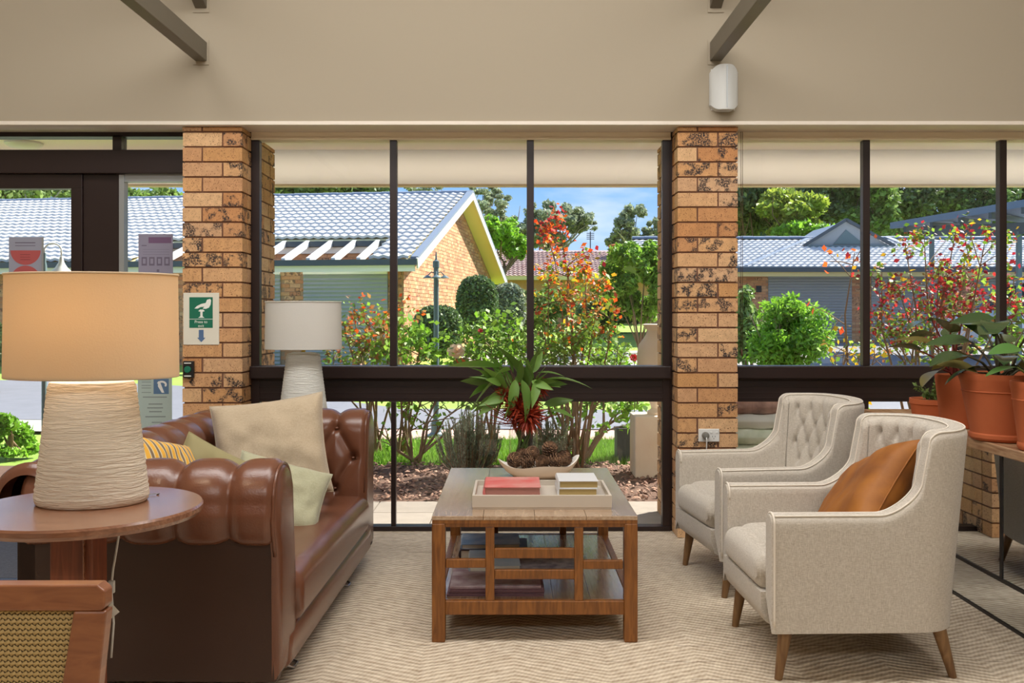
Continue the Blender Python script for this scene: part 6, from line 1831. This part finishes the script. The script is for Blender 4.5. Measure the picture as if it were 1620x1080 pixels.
BL2 = mat('leaf_broad_under', (120, 110, 54), .4, rnd=.2, transl=.3)
bl = [leaf_mesh('leaf', .19, .105, .22, k, mm, 9, .8) for k, mm in ((.12, BL), (.35, BL), (.55, BL), (.3, BL2))]
def broad_plant(label, x, y, z, stems, seed, stemcol, cat='plant', scale=1.0):
    t = empty('potted_plant', (x, y, z), label=label, cat=cat); g = np.random.default_rng(seed); b = MB()
    for k, (az, el, L, mi_) in enumerate(stems):
        a, e_ = math.radians(az), math.radians(el)
        d = Vector((math.cos(a) * math.cos(e_), math.sin(a) * math.cos(e_), math.sin(e_)))
        st = Vector((g.uniform(-.03, .03), g.uniform(-.03, .03), 0)); en = st + d * L
        m_ = st.lerp(en, .5) + Vector((0, 0, L * .12))
        b.tube([st, m_, en], [.006, .005, .0035], 6, cap=False)
        ld = Vector((math.cos(a + g.uniform(-.35, .35)), math.sin(a + g.uniform(-.35, .35)), g.uniform(-.15, .55)))
        place_leaf(t, bl[mi_], en, ld, g.uniform(-.5, .5), g.uniform(.8, 1.1) * scale)
    b.build('stems', mat('stem_%d' % seed, stemcol, .6), t, smooth=True)
    return t
g = np.random.default_rng(3)
# large ribbed pot and its plant
yA = 4.05; rA = (X(1658, yA) - X(1523, yA)) / 2; xA = X(1523, yA) + rA; hA = Z(590, yA) - .742
pot('largest terracotta pot with a ribbed rim on the sideboard', xA, yA, rA, hA, 'rim')
stA = [(150, 55, .20, 0), (190, 35, .18, 1), (215, 60, .24, 0), (250, 40, .16, 1), (280, 62, .22, 2), (320, 45, .20, 0), (20, 60, .25, 1), (60, 50, .20, 0), (100, 65, .26, 2), (130, 40, .16, 3), (175, 75, .27, 0), (235, 80, .25, 1), (300, 28, .12, 3), (200, 18, .10, 3), (345, 30, .14, 1), (265, 25, .12, 2), (165, 25, .12, 1)]
broad_plant('broad-leaved dark green rubber plant growing in the largest ribbed pot', xA - .01, yA, .742 + hA * .9, stA, 71, (78, 72, 50))
# tall plain pot behind it
yB2 = 4.50; rB = .105; xB = X(1481, yB2) + rB; hB = Z(592, yB2) - .742
pot('tall plain terracotta pot standing between the largest pot and the low bowl', xB, yB2, rB, hB, 'plain')
stB = [(160, 50, .22, 3), (190, 68, .30, 1), (230, 60, .26, 0), (270, 70, .28, 2), (120, 60, .24, 1), (60, 65, .22, 0), (180, 38, .22, 1), (205, 30, .10, 3)]
broad_plant('rubber plant with reddish stems and drooping leaves in the tall plain pot', xB, yB2, .742 + hB * .9, stB, 72, (130, 48, 44))
# low bowl with a small herb
yC2 = 4.95; rC = .115; xC = X(1441, yC2) + rC; hC = Z(630, yC2) - .742
pot('low terracotta bowl at the far end of the potted row', xC, yC2, rC, hC, 'bowl')
hb2 = empty('potted_plant', (xC, yC2, .742 + hC * .88), label='small bushy green succulent spilling over the low bowl', cat='plant')
b = MB(); pts = []
for k in range(26):
    a = g.uniform(0, 2 * PI); L = g.uniform(.05, .14); d = Vector((math.cos(a) * L * .9, math.sin(a) * L * .6, L * g.uniform(.3, 1)))
    b.tube([(0, 0, 0), d * .6 + Vector((0, 0, .02)), d], [.003, .002, .001], 4, cap=False)
    for s in np.linspace(.4, 1, 9): pts.append(np.array(d * s) + g.normal(size=3) * .007)
b.build('stems', M['stem_green'], hb2); link('foliage', np_mesh('foliage', leaves_at(np.array(pts), .026, .4, .5), 4, M['fol_mid']), hb2, kind='stuff')
# fourth pot cut by the frame edge, nearer
yD2 = 3.72; rD = .12; xD = X(1603, yD2) + rD; hD = Z(603, yD2) - .742
pot('terracotta pot cut off by the right edge, nearest of the potted row', xD, yD2, rD, hD, 'rim')
stD = [(170, 60, .18, 0), (200, 40, .13, 0), (120, 55, .16, 1), (250, 60, .17, 0), (30, 50, .15, 1), (215, 75, .22, 2)]
BG = mat('leaf_bright_broad', (84, 128, 60), .3, rnd=.2, transl=.25); bl[0] = leaf_mesh('leaf', .16, .09, .2, .2, BG, 9, .8)
broad_plant('brighter green leafy plant in the pot cut off by the right edge', xD, yD2, .742 + hD * .9, stD, 73, (110, 120, 60), scale=.8)

# ================================================================ ON THE WALLS AND GLASS
# wall light with half-round white cover
yw2 = 5.40
wx0, wx1, wz0, wz1 = X(1124, 5.36), X(1168, 5.36), Z(175, 5.36), Z(104, 5.36)
wl_ = empty('wall_light', ((wx0 + wx1) / 2, yw2, (wz0 + wz1) / 2), label='white rounded wall light above the outlet pillar', cat='wall light')
hw2, hz2 = (wx1 - wx0) / 2, (wz1 - wz0) / 2
b = MB(); ns = 12
def cs(x): return -.03 - .055 * math.cos(x / hw2 * PI / 2) ** .8
out = []
xs_ = np.linspace(-hw2, hw2, 15)
A = np.array([[[x, cs(x) if abs(x) < hw2 else -.03, z * (1 - .12 * (abs(x) / hw2) ** 3 * (1 if z != 0 else 1))] for z in np.linspace(-hz2, hz2, 9)] for x in xs_])
for i, x in enumerate(xs_):
    t = max(0, (abs(x) / hw2 - .35) / .65); lim = hz2 - .035 * t ** 2.2
    for j, z in enumerate(np.linspace(-1, 1, 9)): A[i, j, 2] = z * lim
b.grid(A); nn = len(b.v)
lo_i = [i * 9 for i in range(15)]; hi_i = [i * 9 + 8 for i in range(15)]
vb = [(b.v[i][0], -.002, b.v[i][2]) for i in lo_i] + [(b.v[i][0], -.002, b.v[i][2]) for i in hi_i]
b.v += vb
for k in range(14):
    b.f.append((lo_i[k], lo_i[k + 1], nn + k + 1, nn + k)); b.mi.append(0)
    b.f.append((hi_i[k], hi_i[k + 1], nn + 15 + k + 1, nn + 15 + k)); b.mi.append(0)
b.f.append(tuple(lo_i_ for lo_i_ in range(0, 9)) + (nn + 15, nn)); b.mi.append(0)
b.f.append(tuple(14 * 9 + j for j in range(9)) + (nn + 29, nn + 14)); b.mi.append(0)
b.build('cover', mat('light_cover', (206, 208, 206), .5), wl_, smooth=35)
MB().box(-hw2 + .01, hw2 - .01, -.004, 0, -hz2 + .01, hz2 - .01).build('back_plate', M['white_plastic'], wl_)
MB().box(.002, .008, cs(0.005) - .003, cs(.005) + .006, -hz2 + .008, hz2 - .008).build('cover_seam', M['silver'], wl_)
# exit sign on the left pillar
ys2 = 5.43
def on_pillar(px, py): return Vector((X(px, ys2), ys2 - .001, Z(py, ys2)))
sg_ = empty('exit_sign', on_pillar(318.5, 503.5), label='white laminated sign with green press to exit panel on the left brick pillar', cat='sign')
so = Vector(sg_.location); k_ = ys2 / F
def sp_(px, py): return ((px - 318.5) * k_, -(py - 503.5) * k_)
(x0, z0), (x1, z1) = sp_(290.5, 545), sp_(347, 463)
MB().box(x0, x1, -.0035, -.0015, z0, z1).build('sheet', mat('sign_paper', (226, 222, 206), .35), sg_)
(x0, z0), (x1, z1) = sp_(300, 518.5), sp_(337, 470)
gm = mat('sign_green', (22, 110, 84), .4)
MB().box(x0, x1, -.0042, -.0034, z0, z1).build('green_panel', gm, sg_)
wm = mat('sign_white', (236, 238, 230), .4)
def flat(name, pts, m, parent=sg_, y0=-.0049, y1=-.0041): return MB().prism([sp_(*p) for p in pts], 'y', y0, y1).build(name, m, parent)
flat('hand_symbol', [(308, 488), (312, 484), (319, 480.5), (326, 479), (328, 474), (333, 472.5), (334.5, 475), (333.5, 482), (331, 486.5), (326, 488.5), (321, 488), (324, 485), (318, 485.5), (313, 488)], wm)
flat('button_symbol', [(314, 492), (317, 489.5), (322, 489.5), (324.5, 492), (321, 493), (321, 500), (324, 502.5), (314, 502.5), (317.5, 500), (317.5, 493)], wm)
flat('rule_line', [(300, 504.2), (337, 504.2), (337, 504.9), (300, 504.9)], wm)
text_mesh('Press to', 6.2 * k_, wm, sg_, (*(sp_(318.5, 509)[0:1]), -.0043, sp_(318.5, 509)[1]))
text_mesh('exit', 6.2 * k_, wm, sg_, (sp_(318.5, 0)[0], -.0043, sp_(0, 515.3)[1]))
flat('arrow', [(315, 521.5), (322.5, 521.5), (322.5, 534), (325.5, 534), (319, 541), (312.5, 534), (315, 534)], mat('sign_blue', (84, 112, 150), .4))
# green exit button
eb = empty('exit_button', on_pillar(299.5, 584), label='black switch with a green round button under the exit sign', cat='switch')
MB().box(-.030, .032, -.022, -.0015, -.048, .048).build('switch_box', M['black'], eb, bevel=.004)
bb = MB().lathe([(.001, .010), (.017, .009), (.020, .004), (.020, 0)], (0, 0, 0), 24); bb.v = [(v[0] - .002, -.022 - v[2], v[1]) for v in bb.v]
bb.build('button', gm, eb, smooth=40)
MB().box(-.022, .018, -.0228, -.0215, .034, .039).build('label_strip', wm, eb); MB().box(-.022, .018, -.0228, -.0215, -.040, -.034).build('label_strip', wm, eb)
# power outlet with a plug
ol = empty('power_outlet', on_pillar(1121, 688), label='white double power outlet with a plug on the right brick pillar', cat='outlet')
MB().box(-.060, .060, -.012, -.0015, -.037, .037).build('face_plate', M['white_plastic'], ol, bevel=.004)
pg = MB().lathe([(.02, .0), (.021, .02), (.016, .035), (.006, .038)], (0, 0, 0), 20); pg.v = [(v[0] - .022, -.012 - v[2], v[1] + .0) for v in pg.v]
pg.build('plug', mat('plug_grey', (120, 118, 110), .4), ol, smooth=40)
MB().tube([(-.022, -.045, -.004), (-.022, -.055, -.02), (-.020, -.04, -.07), (-.02, -.03, -.30), (-.03, -.03, -.60)], .0035, 6).build('cord', M['white_plastic'], ol, smooth=True)
for sx in (.012, .044): 
    MB().box(sx - .006, sx + .006, -.016, -.012, .012, .022).build('rocker', M['white_plastic'], ol, bevel=.001)
for (dx, dz) in ((.020, -.006), (.034, -.006), (.027, -.018)): MB().box(dx - .0012, dx + .0012, -.0126, -.0118, dz - .005, dz + .004).build('socket_slot', M['black'], ol)
# posters taped to door and sidelight glass; grey and lilac hold their backlit shade
def poster(label, px0, px1, py0, py1, m, Y=5.628):
    t = empty('poster', ((X(px0, Y) + X(px1, Y)) / 2, Y, (Z(py0, Y) + Z(py1, Y)) / 2), label=label, cat='poster')
    cx_, cy_ = (px0 + px1) / 2, (py0 + py1) / 2; k = Y / F
    MB().box((px0 - cx_) * k, (px1 - cx_) * k, 0, .002, -(py1 - cy_) * k, -(py0 - cy_) * k).build('sheet', m, t)
    def fl(name, pts, mm, d=0): return MB().prism([((a - cx_) * k, -(c_ - cy_) * k) for a, c_ in pts], 'y', -.0006 - d, 0).build(name, mm, t)
    def rect(name, a, c_, e_, f_, mm, d=0): return fl(name, [(a, e_), (c_, e_), (c_, f_), (a, f_)], mm, d)
    return t, fl, rect
pgrey = mat('poster_backlit_grey', (150, 152, 168), .6); pred = mat('poster_red', (176, 84, 84), .6); pdk = mat('poster_ink', (104, 96, 116), .6); pdr = mat('poster_dark_red', (140, 62, 66), .6)
t, fl, rect = poster('grey poster with two red half-discs taped to the entrance door glass', 14, 69, 375, 486, pgrey)
half = [(40.5 + 24 * math.cos(a), 396 + 23 * math.sin(a)) for a in np.linspace(0, PI, 24)]; fl('red_half_disc', half, pred)
half = [(40.5 + 24 * math.cos(a), 443 - 23 * math.sin(a)) for a in np.linspace(0, PI, 24)]; fl('red_half_disc', half, pred)
rect('text_line', 24, 56, 383, 384.5, pdk); rect('text_line', 24, 56, 388, 389, pdk)
for yy_ in (402, 406, 410): rect('text_line', 32, 48, yy_, yy_ + 1, pdr, .0004)
rect('tape_edge', 66, 69, 375, 486, M['silver'])
lil = mat('poster_backlit_lilac', (142, 138, 158), .6); plum = mat('poster_plum', (112, 84, 116), .6)
t, fl, rect = poster('lilac notice with a plum header and four pictograms on the sidelight glass', 219, 273.5, 370, 452, lil)
rect('header_bar', 235, 271, 375, 384.5, plum)
for i in range(4):
    a = 224 + 12 * i; rect('pictogram', a, a + 8.5, 406.5, 420, pdk)
    rect('pictogram_core', a + 2, a + 6.5, 409, 417, lil, .0004)
rect('text_line', 224, 232, 387.5, 389, pdk)
for yy_ in (394, 398, 402): rect('text_line', 226, 268, yy_, yy_ + .8, mat('poster_text', (126, 122, 142), .6))
rect('text_line', 248, 252, 426, 430, pdk)
pgr = mat('poster_pale', (170, 186, 180), .6); pbl = mat('poster_blue', (86, 116, 148), .6)
t, fl, rect = poster('pale greenish notice with a square blue emblem low on the sidelight glass', 218, 272, 595, 690, pgr)
rect('blue_emblem', 243, 267, 599, 623, pbl)
sw_ = [(256 + 8 * math.cos(a), 608 + 6 * math.sin(a)) for a in np.linspace(-2.8, .6, 14)] + [(256 + 5 * math.cos(a), 608.5 + 3.5 * math.sin(a)) for a in np.linspace(.6, -2.8, 14)]
fl('emblem_swoosh', sw_, M['white_plastic'], .0004)
fl('emblem_stem', [(250, 603), (253, 603), (260, 621), (256, 621), (250, 611)], M['white_plastic'], .0005)
ptx = mat('poster_text_grey', (132, 142, 140), .6)
for yy_ in (600, 603.5, 609, 613, 620): rect('text_line', 224, 239, yy_, yy_ + 1.2, ptx)
for (yy_, a, c_) in ((627, 226, 264), (638, 235, 257), (644, 233, 258), (650, 236, 256), (658, 230, 262), (667, 240, 256)): rect('text_line', a, c_, yy_, yy_ + 1.8, ptx)
# blind cord beside the right pillar, doormat
bc = MB(); 
for dx in (0, .010): bc.tube([(X(1172, 5.5) + dx, 5.5, 2.34), (X(1172, 5.5) + dx, 5.5, 1.06)], .0016, 5)
bc.tube([(X(1172, 5.5) + .005, 5.5, 1.08), (X(1172, 5.5) + .005, 5.5, 1.04)], .006, 8)
tag(bc.build('blind_cord', M['stem_brown'], smooth=True), 'thin looped blind cord hanging beside the outlet pillar', 'cord')
dm = empty('doormat', (-3.0, 4.98, 0), label='dark grey doormat inside the entrance door, far left', cat='mat')
MB().box(-.62, .62, -.42, .42, .0005, .012).build('pile', mat('mat_grey', (84, 86, 96), 1.0, var=.6, nscale=60, bump=.5), dm, bevel=.004)
MB().box(-.65, .65, -.45, -.42, .0005, .010).build('rubber_edge', M['black'], dm); MB().box(-.65, .65, .42, .45, .0005, .010).build('rubber_edge', M['black'], dm)
